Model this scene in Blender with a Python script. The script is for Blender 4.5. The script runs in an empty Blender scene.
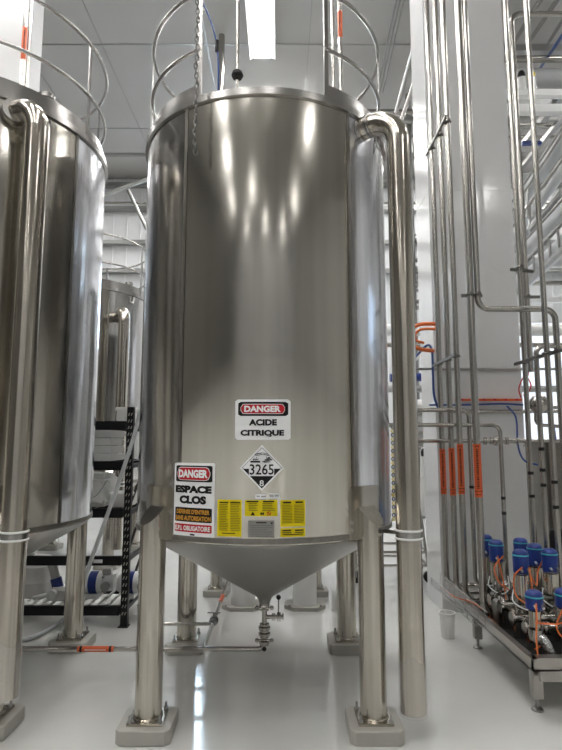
import bpy, bmesh, math, random
from mathutils import Vector, Matrix
random.seed(7)
V = Vector
PI = math.pi
S = bpy.context.scene
COL = S.collection

# ------------------------------------------------------------------ camera geometry (562 x 750 frame)
F, H = 550.0, 1.6
PT = math.atan(F / 4500.0)
cP, sP = math.cos(PT), math.sin(PT)

def ray(px, py):
    u, v = (px - 281) / F, (375 - py) / F
    return V((u, cP - v * sP, sP + v * cP))

def atY(px, py, Y):
    d = ray(px, py)
    return V((0, 0, H)) + d * (Y / d.y)

def atZ(px, py, Z):
    d = ray(px, py)
    return V((0, 0, H)) + d * ((Z - H) / d.z)

# ------------------------------------------------------------------ materials
MATS = {}
def mat(name, color, rough=0.5, metal=0.0, bump=None, emit=None, strength=0, var=None, aniso=0, coat=0, rvar=None):
    """bump=(scale xyz, strength, distance)   var=(scale xyz, amount)   rvar=(scale xyz, amount)"""
    m = bpy.data.materials.new(name)
    m.use_nodes = True
    nt = m.node_tree
    b = nt.nodes['Principled BSDF']
    b.inputs['Base Color'].default_value = (*color, 1)
    b.inputs['Roughness'].default_value = rough
    b.inputs['Metallic'].default_value = metal
    if coat:
        b.inputs['Coat Weight'].default_value = coat
        b.inputs['Coat Roughness'].default_value = 0.08
    if aniso:
        b.inputs['Anisotropic'].default_value = aniso
        tg = nt.nodes.new('ShaderNodeTangent')
        tg.direction_type = 'RADIAL'
        tg.axis = 'Z'
        nt.links.new(tg.outputs[0], b.inputs['Tangent'])
    tc = nt.nodes.new('ShaderNodeTexCoord')
    def noise(scale, detail=4):
        mp = nt.nodes.new('ShaderNodeMapping')
        mp.inputs['Scale'].default_value = scale
        nt.links.new(tc.outputs['Object'], mp.inputs['Vector'])
        n = nt.nodes.new('ShaderNodeTexNoise')
        n.inputs['Scale'].default_value = 1.0
        n.inputs['Detail'].default_value = detail
        nt.links.new(mp.outputs[0], n.inputs['Vector'])
        return n.outputs[0]
    if var:
        n = noise(var[0])
        mr = nt.nodes.new('ShaderNodeMapRange')
        mr.inputs['From Min'].default_value = 0.3
        mr.inputs['From Max'].default_value = 0.7
        mr.inputs['To Min'].default_value = 1 - var[1]
        mr.inputs['To Max'].default_value = 1 + var[1]
        nt.links.new(n, mr.inputs['Value'])
        mx = nt.nodes.new('ShaderNodeMix')
        mx.data_type = 'RGBA'
        mx.blend_type = 'MULTIPLY'
        mx.inputs['Factor'].default_value = 1
        mx.inputs['A'].default_value = (*color, 1)
        nt.links.new(mr.outputs[0], mx.inputs['B'])
        nt.links.new(mx.outputs['Result'], b.inputs['Base Color'])
    if rvar:
        n = noise(rvar[0])
        mr = nt.nodes.new('ShaderNodeMapRange')
        mr.inputs['From Min'].default_value = 0.3
        mr.inputs['From Max'].default_value = 0.7
        mr.inputs['To Min'].default_value = max(0.02, rough - rvar[1])
        mr.inputs['To Max'].default_value = rough + rvar[1]
        nt.links.new(n, mr.inputs['Value'])
        nt.links.new(mr.outputs[0], b.inputs['Roughness'])
    if bump:
        n = noise(bump[0])
        bp = nt.nodes.new('ShaderNodeBump')
        bp.inputs['Strength'].default_value = bump[1]
        bp.inputs['Distance'].default_value = bump[2]
        nt.links.new(n, bp.inputs['Height'])
        nt.links.new(bp.outputs[0], b.inputs['Normal'])
    if emit:
        b.inputs['Emission Color'].default_value = (*emit, 1)
        b.inputs['Emission Strength'].default_value = strength
    MATS[name] = m
    return m

STEEL_C = (0.56, 0.535, 0.485)
STEEL = mat('tank_steel', STEEL_C, 0.17, 1, var=((14, 14, 0.35), 0.07), rvar=((5, 5, 0.6), 0.03), aniso=0.2, bump=((1.1, 1.1, 0.8), 0.3, 0.012))
STEEL_S = mat('smooth_tank_steel', (0.5, 0.49, 0.48), 0.15, 1, var=((12, 12, 0.3), 0.05), aniso=0.3, bump=((1.6, 1.6, 1.0), 0.25, 0.012))
FILM = mat('film_covered_steel', (0.74, 0.75, 0.79), 0.16, 0.9, var=((16, 16, 0.8), 0.16), bump=((14, 14, 1.5), 0.5, 0.006), coat=0.5)
RIM = mat('rim_steel', (0.43, 0.415, 0.40), 0.24, 1, var=((9, 9, 9), 0.04))
SEAM = mat('weld_steel', (0.30, 0.285, 0.26), 0.38, 1, var=((40, 40, 8), 0.12))
CONE = mat('cone_steel', (0.42, 0.41, 0.39), 0.3, 1, var=((4, 4, 1), 0.04))
OVERF = mat('overflow_steel', (0.53, 0.49, 0.43), 0.17, 1, var=((45, 45, .5), 0.16))
LEG = mat('leg_steel', (0.56, 0.525, 0.465), 0.19, 1, var=((38, 38, .8), 0.13), aniso=0.2, bump=((60, 60, 60), 0.05, 0.002))
PIPE = mat('pipe_steel', (0.44, 0.42, 0.39), 0.22, 1, var=((40, 40, 0.6), 0.06))
PIPE_D = mat('dull_pipe_steel', (0.33, 0.325, 0.315), 0.33, 1, var=((20, 20, 20), 0.08))
GALV = mat('galvanised_steel', (0.42, 0.42, 0.41), 0.42, 1)
FLOOR = mat('epoxy_floor', (0.68, 0.68, 0.655), 0.10, 0, var=((0.9, 0.9, 0.9), 0.08), rvar=((2.2, 2.2, 2.2), 0.05), bump=((24, 24, 24), 0.10, 0.004), coat=0.5)
PAD = mat('painted_concrete', (0.44, 0.425, 0.385), 0.4, 0, var=((8, 8, 8), 0.05))
CEIL = mat('ceiling_panel', (0.50, 0.49, 0.475), 0.6)
WALLW = mat('white_wall', (0.80, 0.81, 0.82), 0.5)
WALLG = mat('grey_wall', (0.60,0.60, 0.585), 0.55)
WALLD = mat('dark_grey_wall', (0.16, 0.155, 0.145), 0.55)
COLW = mat('white_panel', (0.63, 0.63, 0.63), 0.16, 0, bump=((11, 11, 11), 0.3, 0.006), coat=0.4)
WHITE = mat('white_paint', (0.84, 0.84, 0.83), 0.35)
PLASTIC = mat('white_plastic', (0.86, 0.85, 0.82), 0.4)
PAPER = mat('white_card', (0.86, 0.86, 0.84), 0.7)
BLACK = mat('black_paint', (0.012, 0.012, 0.013), 0.4)
RUBBER = mat('black_rubber', (0.02, 0.02, 0.02), 0.55)
BLUE = mat('blue_plastic', (0.012, 0.035, 0.21), 0.35, var=((6, 6, 6), 0.1))
BLUEC = mat('blue_cable_plastic', (0.014, 0.055, 0.22), 0.4)
CYAN = mat('cyan_plastic', (0.08, 0.50, 0.55), 0.35)
ORANGE = mat('orange_marker', (0.62, 0.10, 0.022), 0.45)
ORANGEC = mat('orange_cable_plastic', (0.70, 0.16, 0.035), 0.4)
RED = mat('sign_red', (0.52, 0.02, 0.03), 0.4)
SWHITE = mat('sign_white', (0.88, 0.88, 0.89), 0.4)
SBLACK = mat('sign_black', (0.012, 0.011, 0.011), 0.4)
SYEL = mat('sign_yellow', (0.78, 0.62, 0.01), 0.4)
SOR = mat('sign_orange', (0.68, 0.33, 0.05), 0.4)
SGREY = mat('name_plate_metal', (0.36, 0.35, 0.33), 0.4, 0.8)
HOSE = mat('cloudy_hose', (0.62, 0.64, 0.65), 0.25)
LAMPM = mat('lamp_diffuser', (0.9, 0.9, 0.9), 0.4, emit=(1.0, 0.99, 0.97), strength=20)
WINM = mat('daylight_pane', (0.8, 0.85, 0.9), 0.2, emit=(0.86, 0.90, 1.0), strength=0.42)
WINB = mat('bright_daylight_pane', (0.8, 0.85, 0.9), 0.2, emit=(0.62, 0.82, 1.0), strength=7)
WINR = mat('dim_daylight_pane', (0.8, 0.85, 0.9), 0.2, emit=(0.5, 0.72, 1.0), strength=.4)
CABD = mat('brown_cabinet_steel', (0.24, 0.225, 0.20), 0.35, 1, var=((3, 3, 20), 0.06))
BRKT = mat('bracket_steel', (0.17, 0.165, 0.155), 0.45, 1)
CABM = mat('cabinet_steel', (0.44, 0.42, 0.39), 0.3, 1, var=((3, 3, 20), 0.05))
FOIL = mat('foil_sleeve', (0.75, 0.75, 0.76), 0.2, 1, bump=((60, 60, 60), 0.9, 0.01))
DUCT = mat('duct_white', (0.55, 0.56, 0.565), 0.4)
YELL = mat('hazard_yellow', (0.75, 0.58, 0.03), 0.5)
WRAP = mat('clear_wrap', (0.9, 0.9, 0.9), 0.12, bump=((30, 30, 12), 0.8, 0.01))
WRAP.node_tree.nodes['Principled BSDF'].inputs['Alpha'].default_value = 0.14

for m_ in (BLACK, SBLACK, RUBBER, SWHITE, RED, SYEL, SOR):
    m_.node_tree.nodes['Principled BSDF'].inputs['Specular IOR Level'].default_value = 0.2

# ------------------------------------------------------------------ mesh helpers
class MB:
    def __init__(s):
        s.bm = bmesh.new()
    def _faces(s, rings, closed_u=True, cap0=False, cap1=False):
        for a, b in zip(rings, rings[1:]):
            n = len(a)
            for i in range(n if closed_u else n - 1):
                j = (i + 1) % n
                try:
                    s.bm.faces.new((a[i], a[j], b[j], b[i]))
                except ValueError:
                    pass
        if cap0:
            s.bm.faces.new(list(reversed(rings[0])))
        if cap1:
            s.bm.faces.new(rings[-1])
    def box(s, x0, x1, y0, y1, z0, z1, bevel=0):
        r = bmesh.ops.create_cube(s.bm, size=1)
        vs = r['verts']
        for v in vs:
            v.co = V((x0 + (v.co.x + .5) * (x1 - x0), y0 + (v.co.y + .5) * (y1 - y0), z0 + (v.co.z + .5) * (z1 - z0)))
        if bevel:
            es = list({e for v in vs for e in v.link_edges})
            bmesh.ops.bevel(s.bm, geom=es, offset=bevel, segments=2, affect='EDGES')
        return s
    def bar(s, p0, p1, w, h, up=V((0, 0, 1))):
        p0, p1 = V(p0), V(p1)
        d = (p1 - p0).normalized()
        if abs(d.dot(up)) > .98:
            up = V((1, 0, 0))
        a = d.cross(up).normalized() * (w / 2)
        b = a.cross(d).normalized() * (h / 2)
        rings = [[s.bm.verts.new(p + q) for q in (a + b, -a + b, -a - b, a - b)] for p in (p0, p1)]
        s._faces(rings, True, True, True)
        return s
    def lathe(s, prof, c=(0, 0, 0), n=32, a0=0, a1=2 * PI, caps=(False, False)):
        """prof = [(r, z)...]; angle measured from -Y towards +X"""
        full = abs(a1 - a0 - 2 * PI) < 1e-6
        k = n if full else n + 1
        rings = []
        for r, z in prof:
            rings.append([s.bm.verts.new((c[0] + r * math.sin(a0 + (a1 - a0) * i / n), c[1] - r * math.cos(a0 + (a1 - a0) * i / n), c[2] + z)) for i in range(k)])
        s._faces(rings, full, caps[0], caps[1])
        return s
    def cyl(s, p0, p1, r, n=16, r1=None):
        return s.tube([p0, p1], r, n=n, r1=r1)
    def tube(s, pts, r, bend=None, n=12, r1=None, seg=8, caps=True):
        pts = [V(p) for p in pts]
        if bend:
            out = [pts[0]]
            for i in range(1, len(pts) - 1):
                a, b, c = pts[i - 1], pts[i], pts[i + 1]
                u, w = (a - b), (c - b)
                lu, lw = u.length, w.length
                u.normalize(); w.normalize()
                ang = u.angle(w)
                if ang > PI - .02:
                    out.append(b); continue
                t = min(bend / math.tan(ang / 2), lu * .49 if i > 1 else lu * .95, lw * .49 if i < len(pts) - 2 else lw * .95)
                rr = t * math.tan(ang / 2)
                bis = (u + w).normalized()
                cen = b + bis * (rr / math.sin(ang / 2))
                s0, s1 = (b + u * t) - cen, (b + w * t) - cen
                tot = s0.angle(s1)
                ax = s0.cross(s1).normalized()
                for k in range(seg + 1):
                    out.append(cen + Matrix.Rotation(tot * k / seg, 3, ax) @ s0)
            out.append(pts[-1])
            pts = out
        pts = [p for i, p in enumerate(pts) if i == 0 or (p - pts[i - 1]).length > 1e-5]
        rings = []
        d = (pts[1] - pts[0]).normalized()
        ref = d.orthogonal().normalized()
        for i, p in enumerate(pts):
            if i == 0: t = pts[1] - p
            elif i == len(pts) - 1: t = p - pts[i - 1]
            else: t = (pts[i + 1] - p).normalized() + (p - pts[i - 1]).normalized()
            t.normalize()
            ref = (ref - t * ref.dot(t)).normalized()
            bi = t.cross(ref)
            rr = r if r1 is None else r + (r1 - r) * i / (len(pts) - 1)
            rings.append([s.bm.verts.new(p + (ref * math.cos(2 * PI * k / n) + bi * math.sin(2 * PI * k / n)) * rr) for k in range(n)])
        s._faces(rings, True, caps, caps)
        return s
    def curve(s, pts, r, n=8, sub=8):
        """smooth Catmull-Rom tube"""
        P = [V(p) for p in pts]
        P = [P[0] * 2 - P[1]] + P + [P[-1] * 2 - P[-2]]
        out = []
        for i in range(1, len(P) - 2):
            for k in range(sub):
                t = k / sub
                a, b, c, d = P[i - 1], P[i], P[i + 1], P[i + 2]
                out.append(.5 * ((2 * b) + (c - a) * t + (2 * a - 5 * b + 4 * c - d) * t * t + (3 * b - a - 3 * c + d) * t ** 3))
        out.append(P[-2])
        return s.tube(out, r, n=n)
    def torus(s, c, R, r, axis=V((0, 0, 1)), n=24, m=8, sx=1.0):
        axis = V(axis).normalized()
        a = axis.orthogonal().normalized(); b = axis.cross(a)
        rings = []
        for i in range(n):
            t = 2 * PI * i / n
            o = a * math.cos(t) * sx + b * math.sin(t)
            rings.append([s.bm.verts.new(V(c) + o * R + (o.normalized() * math.cos(2 * PI * k / m) + axis * math.sin(2 * PI * k / m)) * r) for k in range(m)])
        rings.append(rings[0])
        s._faces(rings, True)
        return s
    def sphere(s, c, r, n=12):
        g = bmesh.ops.create_uvsphere(s.bm, u_segments=n, v_segments=max(6, n // 2), radius=r)
        for v in g['verts']:
            v.co += V(c)
        return s
    def prism(s, outline, z0, z1):
        a = [s.bm.verts.new((x, y, z0)) for x, y in outline]
        b = [s.bm.verts.new((x, y, z1)) for x, y in outline]
        s._faces([a, b], True, True, True)
        return s
    def build(s, name, m, parent=None, smooth=True, loc=None):
        me = bpy.data.meshes.new(name)
        bmesh.ops.recalc_face_normals(s.bm, faces=s.bm.faces[:])
        off = None
        if parent is not None:
            off = world_loc(parent)
        elif loc is not None:
            off = V(loc)
        if off is not None:
            for v in s.bm.verts:
                v.co -= off
        s.bm.to_mesh(me)
        s.bm.free()
        if smooth:
            me.polygons.foreach_set('use_smooth', [True] * len(me.polygons))
            try:
                me.set_sharp_from_angle(angle=math.radians(38))
            except Exception:
                pass
        me.materials.append(m)
        o = bpy.data.objects.new(name, me)
        COL.objects.link(o)
        if parent is not None:
            o.parent = parent
        elif off is not None:
            o.location = off
        return o

def second(o, m, nf):
    o.data.materials.append(m)
    for p in o.data.polygons[nf:]:
        p.material_index = 1

def world_loc(o):
    l = V((0, 0, 0))
    while o is not None:
        l += o.location
        o = o.parent
    return l

def tag(o, label=None, cat=None, group=None, kind=None):
    if label: o['label'] = label
    if cat: o['category'] = cat
    if group: o['group'] = group
    if kind: o['kind'] = kind
    return o

def thing(name, label, cat, loc, group=None):
    o = bpy.data.objects.new(name, None)
    o.empty_display_size = .1
    COL.objects.link(o)
    o.location = loc
    return tag(o, label, cat, group)

def struct(name, mb, m, smooth=False):
    return tag(mb.build(name, m, smooth=smooth), kind='structure')

# ------------------------------------------------------------------ text and curved patches
def text_bm(mb, txt, rect, fmap, bold=.0):
    """fill rect (u0,v0,u1,v1) with txt; fmap maps (u, v) to a point"""
    cu = bpy.data.curves.new('tmp', 'FONT')
    cu.body = txt
    cu.resolution_u = 3
    cu.offset = bold * 2.7
    o = bpy.data.objects.new('tmp', cu)
    COL.objects.link(o)
    dg = bpy.context.evaluated_depsgraph_get()
    me = bpy.data.meshes.new_from_object(o.evaluated_get(dg))
    xs = [v.co.x for v in me.vertices]; ys = [v.co.y for v in me.vertices]
    x0, x1, y0, y1 = min(xs), max(xs), min(ys), max(ys)
    vs = []
    for v in me.vertices:
        u = rect[0] + (v.co.x - x0) / (x1 - x0) * (rect[2] - rect[0])
        w = rect[1] + (v.co.y - y0) / (y1 - y0) * (rect[3] - rect[1])
        vs.append(mb.bm.verts.new(fmap(u, w)))
    for p in me.polygons:
        try:
            mb.bm.faces.new([vs[i] for i in p.vertices])
        except ValueError:
            pass
    bpy.data.objects.remove(o)
    bpy.data.curves.remove(cu)
    bpy.data.meshes.remove(me)

def patch(mb, u0, u1, lo, hi, f, back, n=10):
    """a thin plate between v = lo(u) and v = hi(u), laid on the surface f(u, v); back(u, v) is its rear"""
    A, B, C_, D = [], [], [], []
    for i in range(n + 1):
        u = u0 + (u1 - u0) * i / n
        A.append(mb.bm.verts.new(f(u, lo(u)))); B.append(mb.bm.verts.new(f(u, hi(u))))
        C_.append(mb.bm.verts.new(back(u, lo(u)))); D.append(mb.bm.verts.new(back(u, hi(u))))
    for i in range(n):
        for a, b in ((A, B), (B, D), (C_, A)):
            try: mb.bm.faces.new((a[i], a[i + 1], b[i + 1], b[i]))
            except ValueError: pass
    for i in (0, n):
        try: mb.bm.faces.new((A[i], B[i], D[i], C_[i]))
        except ValueError: pass

def rrect(u0, v0, u1, v1, r):
    def lim(u):
        d = min(u - u0, u1 - u)
        if d >= r: return 0
        return r - math.sqrt(max(0, r * r - (r - d) ** 2))
    return (lambda u: v0 + lim(u)), (lambda u: v1 - lim(u))

# ------------------------------------------------------------------ setting
X0, X1, Y0, Y1, ZC = -9.0, 10.0, -17.0, 12.8, 8.0
struct('floor', MB().box(X0, X1, Y0, Y1, -.2, 0), FLOOR)
struct('ceiling', MB().box(X0, X1, Y0, Y1, ZC, ZC + .2), CEIL)
w = MB()
x = X0
while x < X1:                                   # ribbed metal cladding
    w.box(x, x + .30, Y1, Y1 + .2, 0, ZC)
    w.box(x + .30, x + .33, Y1 - .025, Y1 + .2, 0, ZC)
    x += .33
struct('wall_back', w, WALLW)
struct('wall_left', MB().box(X0 - .2, X0, Y0, Y1, 0, ZC), WALLD)
struct('wall_right', MB().box(X1, X1 + .2, Y0, Y1, 0, ZC), WALLG)
struct('wall_front', MB().box(X0, X1, Y0 - .2, Y0, 0, ZC), WALLW)

# ceiling joints
k = 0
for yy in (3.4, 5.8, 8.2, 10.6):
    k += 1
    struct('trim_%d' % k, MB().box(X0, X1, yy - .012, yy + .012, ZC - .012, ZC), GALV)
for xx in (-6.4, -4.2, -2.9, -1.2, .45, 2.2, 3.6, 5.0):
    k += 1
    struct('trim_%d' % k, MB().box(xx - .008, xx + .008, Y0, Y1, ZC - .01, ZC), GALV)
# purlins along the back wall
for zz in (5.6, 6.3, 7.15, 7.75):
    k += 1
    struct('trim_%d' % k, MB().box(X0, X1, Y1 - .18, Y1 - .03, zz, zz + .09), GALV)

def window(n, x0, x1, z0, z1, m, bars):
    y = Y1 - .03
    f = MB()
    t = .07
    f.box(x0 - t, x1 + t, y - .06, y, z1, z1 + t).box(x0 - t, x1 + t, y - .06, y, z0 - t, z0)
    f.box(x0 - t, x0, y - .06, y, z0, z1).box(x1, x1 + t, y - .06, y, z0, z1)
    for i in range(1, bars):
        xx = x0 + (x1 - x0) * i / bars
        f.box(xx - .02, xx + .02, y - .05, y, z0, z1)
    fr = struct('window_%d' % n, f, WHITE)
    p = MB().box(x0, x1, y - .02, y - .005, z0, z1).build('pane', m, fr, smooth=False)
    return fr
window(1, -2.2, -1.75, 3.5, 5.5, WINB, 1)
window(2, 5.2, 8.2, 1.4, 4.4, WINM, 1)
window(3, -1.34, -1.12, 4.2, 5.2, WINB, 1)
f = MB()
f.box(X1 - .06, X1, 6.13, 9.07, 4.4, 4.47).box(X1 - .06, X1, 6.13, 9.07, 2.53, 2.6).box(X1 - .06, X1, 6.13, 6.2, 2.6, 4.4).box(X1 - .06, X1, 9.0, 9.07, 2.6, 4.4)
fr = struct('window_4', f, WHITE)
MB().box(X1 - .03, X1 - .01, 6.2, 9.0, 2.6, 4.4).build('pane', WINR, fr, smooth=False)

# ------------------------------------------------------------------ lamps
def lamp(x, y, label, first=[None]):
    L, Wd = 1.35, .40
    if first[0] is None:
        r = thing('ceiling_light', label, 'lamp', (x, y, ZC), 'long high bay lamps under the ceiling')
        h = MB()
        h.box(x - .14, x + .14, y - L / 2, y + L / 2, ZC - .16, ZC - .11, .01)
        for sx in (-1, 1):
            h.bar((x + sx * .17, y - L / 2, ZC - .17), (x + sx * .17, y + L / 2, ZC - .17), .10, .02, V((sx * .7, 0, 1)))
        h.build('housing', WHITE, r, smooth=False)
        d = MB().box(x - .125, x + .125, y - L / 2 + .02, y + L / 2 - .02, ZC - .185, ZC - .16, .008)
        d.build('diffuser', LAMPM, r, smooth=False)
        for sy in (-.4, .4):
            MB().cyl((x, y + sy, ZC - .12), (x, y + sy, ZC), .008, n=8).build('hanger', GALV, r)
        first[0] = r
        return r
    r = first[0].copy(); COL.objects.link(r)
    r.location = (x, y, ZC)
    r['label'] = label
    for ch in list(first[0].children):
        c = ch.copy(); COL.objects.link(c); c.parent = r
    return r
lamp(-.30, 7.62, 'long glowing ceiling lamp above the big citric acid tank')
for yy, xs in ((2.4, (-4.4, -2.2, -.3)), (.4, (-4.4, -2.0, .1)), (-1.8, (-4.4, -1.9, .3)), (-2.75, (5.15,)), (-5.0, (-5.6,)), (-9.5, (-7.0, -2.4, 6.4)), (-15.0, (-5.0, .4, 5.2))):  # near rows are added fill for floor and signs; far ones show as reflections
    for xx in xs:
        lamp(xx, yy, 'long unseen ceiling lamp around the photographer, for floor fill and reflections')
for xx in (-5.8, -3.6, -1.4, .8, 5.2, 7.4):  # unseen row added to brighten the floor and rack around the tanks
    lamp(xx, 4.9, 'long unseen ceiling lamp above the tanks, added as fill light')
for xx in (-6.3, 5.9):
    lamp(xx, 8.2, 'long ceiling lamp beside the outer bay')
for xx in (-6.0, -1.5, -.2, 1.1, 3.4, 6.5):  # middle lamps added behind the tank to brighten the far wall
    lamp(xx, 11.2, 'long ceiling lamp near the far cladding, in a row filled out for light')
for xx in (-3.4, -1.3, .6):  # added fill above the frame, reaching the floor in front of the tank
    lamp(xx, 5.9, 'long unseen ceiling lamp just past the tank tops, added to brighten the floor')
for xx in (-.75, -.1, .55):  # added out of sight to light the floor from behind
    lamp(xx, 10.3, 'long ceiling lamp added as fill light, hidden behind the citric acid tank')

# ------------------------------------------------------------------ tank builder
R, ZB, ZT = .86, 1.052, 3.672
LO = .628            # leg offset in x and y

def leg_parts(root, c, sx, sy):
    lx, ly, r = c[0] + sx * LO, c[1] + sy * LO, .075
    out = V((sx, sy)).normalized()
    m = MB()
    n = 28
    b, t = [], []
    for i in range(n):
        a = 2 * PI * i / n
        dx, dy = math.cos(a) * r, math.sin(a) * r
        b.append(m.bm.verts.new((lx + dx, ly + dy, .09)))
        t.append(m.bm.verts.new((lx + dx, ly + dy, 1.205 - (dx * out.x + dy * out.y) * 1.0)))
    m._faces([b, t], True, False, True)
    leg = m.build('leg', LEG, root)
    p = MB().box(lx - .098, lx + .098, ly - .098, ly + .098, .075, .09, .003)
    p.torus((lx, ly, .092), r + .002, .006)
    bp = p.build('base_plate', LEG, leg, smooth=False)
    for bx in (-1, 1):
        for by in (-1, 1):
            q = MB()
            X, Y = lx + bx * .082, ly + by * .082
            q.lathe([(.013, .09), (.013, .102), (.007, .102), (.007, .128), (.0, .129)], (X, Y, 0), n=8)
            q.build('anchor_bolt', GALV, leg)
    # doubler pad with its rounded weld line, on the shell
    a = math.atan2(sx, -sy)
    return leg, a

def tank(label, c, noz, pipe_xy, seams=(-.576, .662), film=True, R=.86, ZT=ZT):
    cx, cy = c
    root = thing('storage_tank', label, 'tank', (cx, cy, 0))
    C3 = (cx, cy, 0)
    prof = [(R - .03, ZB - .012), (R - .008, ZB - .006), (R, ZB + .012), (R, ZT)]
    MB().lathe(prof, C3, 64, seams[0], seams[1]).build('shell', STEEL, root)
    if film:
        MB().lathe(prof, C3, 24, seams[1], seams[1] + 1.25).build('film_panel', FILM, root)['label'] = 'shiny shell panel under wrinkled protective film'
        MB().lathe(prof, C3, 64, seams[1] + 1.25, seams[0] + 2 * PI).build('side_shell', STEEL_S, root)
    else:
        MB().lathe(prof, C3, 80, seams[1], seams[0] + 2 * PI).build('side_shell', STEEL_S, root)
    for sa in seams:
        MB().lathe([(R, ZB), (R + .003, ZB + .001), (R + .003, ZT), (R, ZT)], C3, 3, sa - .014, sa + .014).build('weld_seam', SEAM, root)
    # bottom weld and cone
    MB().lathe([(R, ZB + .034), (R + .004, ZB + .032), (R + .005, ZB + .004), (R, ZB + .002)], C3, 96).build('weld_band', SEAM, root)
    MB().lathe([(R - .006, ZB - .004), (R - .03, ZB - .03), (.06, .565), (.045, .54), (.035, .515)], C3, 96).build('cone', CONE, root)
    # top rim, roof
    MB().lathe([(R, ZT - .03), (R + .018, ZT - .026), (R + .018, ZT + .018), (R - .02, ZT + .022)], C3, 96).build('top_rim', RIM, root)
    MB().lathe([(R - .01, ZT + .012), (R * .5, ZT + .06), (.0, ZT + .09)], C3, 64).build('roof', STEEL_S, root)
    # legs, pads
    for sx in (-1, 1):
        for sy in (-1, 1):
            leg, a = leg_parts(root, C3, sx, sy)
            m = MB()
            f = lambda s, z: V((cx + (R + .005) * math.sin(s), cy - (R + .005) * math.cos(s), z))
            bk = lambda s, z: V((cx + (R - .002) * math.sin(s), cy - (R - .002) * math.cos(s), z))
            lo, hi = rrect(a - .165, ZB - .005, a + .165, 1.345, .03)
            patch(m, a - .165, a + .165, (lambda u: ZB - .004), hi, f, bk, 16)
            m.build('leg_pad', STEEL, root)
    # guard rail: toe board, two rings, posts, open at the front
    g = .485
    rr = R - .02
    MB().lathe([(rr, ZT + .018), (rr, ZT + .125), (rr - .006, ZT + .125), (rr - .006, ZT + .018), (rr, ZT + .018)], C3, 72, g, 2 * PI - g).build('toe_board', RIM, root)
    for zz in (ZT + .36, ZT + .76):
        pts = [V((cx + rr * math.sin(a), cy - rr * math.cos(a), zz)) for a in [g + (2 * PI - 2 * g) * i / 60 for i in range(61)]]
        MB().tube(pts, .0125, n=10).build('guard_rail', RIM, root)
    for i in range(7):
        a = g + (2 * PI - 2 * g) * i / 6
        p = V((cx + rr * math.sin(a), cy - rr * math.cos(a), 0))
        m = MB()
        d = V((math.cos(a), math.sin(a), 0))
        m.bar(p + V((0, 0, ZT + .02)), p + V((0, 0, ZT + .78)), .03, .008, V((math.sin(a), -math.cos(a), 0)))
        m.build('rail_post', RIM, root, smooth=False)
    # manway on the roof
    m = MB()
    m.lathe([(.2, ZT + .05), (.2, ZT + .13), (.215, ZT + .13), (.215, ZT + .15), (.14, ZT + .175), (0, ZT + .185)], (cx + .05, cy - .42, 0), 32)
    mw = m.build('manway', RIM, root)
    m = MB().tube([(cx + .0, cy - .5, ZT + .18), (cx + .0, cy - .5, ZT + .22), (cx + .1, cy - .5, ZT + .22), (cx + .1, cy - .5, ZT + .18)], .008, .015)
    m.build('handle', RIM, mw)
    # overflow pipe
    na, nz = noz
    nd = V((math.sin(na), -math.cos(na), 0))
    p0 = V((cx, cy, nz)) + nd * (R - .01)
    px, py, zb = pipe_xy
    r = .0705
    m = MB().tube([p0, V((px, py, nz)), V((px, py, zb))], r, .165, n=28, seg=14, caps=True)
    op = m.build('overflow_pipe', OVERF, root)
    m = MB()
    m.cyl(p0 - nd * .0, p0 + nd * .012, .085, n=28).cyl(p0 + nd * .045, p0 + nd * .058, .074, n=28).cyl(p0 + nd * .062, p0 + nd * .075, .074, n=28)
    m.build('flange', RIM, op)
    m = MB()
    zk = 1.085
    for dz in (-.022, .022):
        m.torus((px, py, zk + dz), r + .004, .006, n=32)
    m.build('clamp', WHITE, op)
    m = MB().lathe([(r, zk - .018), (r + .003, zk - .018), (r + .003, zk + .018), (r, zk + .018)], (px, py, 0), 32)
    e = V((px, py, zk))
    tod = (V((cx, cy, zk)) - e).normalized()
    m.bar(e + tod * r, e + tod * (e - V((cx, cy, zk))).length * .32, .012, .02)
    m.build('bracket', RIM, op)
    if film:
        # loose clear wrap left on the foot of the pipe
        m = MB()
        n = 40
        ring = []
        for i in range(7):
            z = zb - .012 + i * .05
            ring.append([m.bm.verts.new((px + (r + .004 + .004 * random.random()) * math.cos(2 * PI * k / n), py + (r + .004 + .004 * random.random()) * math.sin(2 * PI * k / n), z + .02 * math.sin(k * .5) * (i == 6))) for k in range(n)])
        m._faces(ring, True, True, False)
        m.build('plastic_wrap', WRAP, op)['label'] = 'clear plastic film taped round the open end'
    # wire hook under the rim
    a2 = na + .22
    f = lambda da, dr, z: V((cx + (R + dr) * math.sin(a2 + da), cy - (R + dr) * math.cos(a2 + da), z))
    MB().tube([f(-.035, .0, ZT - .03), f(-.035, .01, ZT - .11), f(.0, .03, ZT - .145), f(.035, .03, ZT - .10), f(.045, .0, ZT - .03)], .005, .01, n=8).build('hook', RIM, root)
    m = MB().lathe([(.05, ZT + .02), (.05, ZT + .16), (.056, ZT + .16), (.056, ZT + .19), (0, ZT + .19)], (cx + rr * .9 * math.sin(na + .3), cy - rr * .9 * math.cos(na + .3), 0), 20)
    m.build('vent_cap', RIM, root)
    return root

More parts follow.
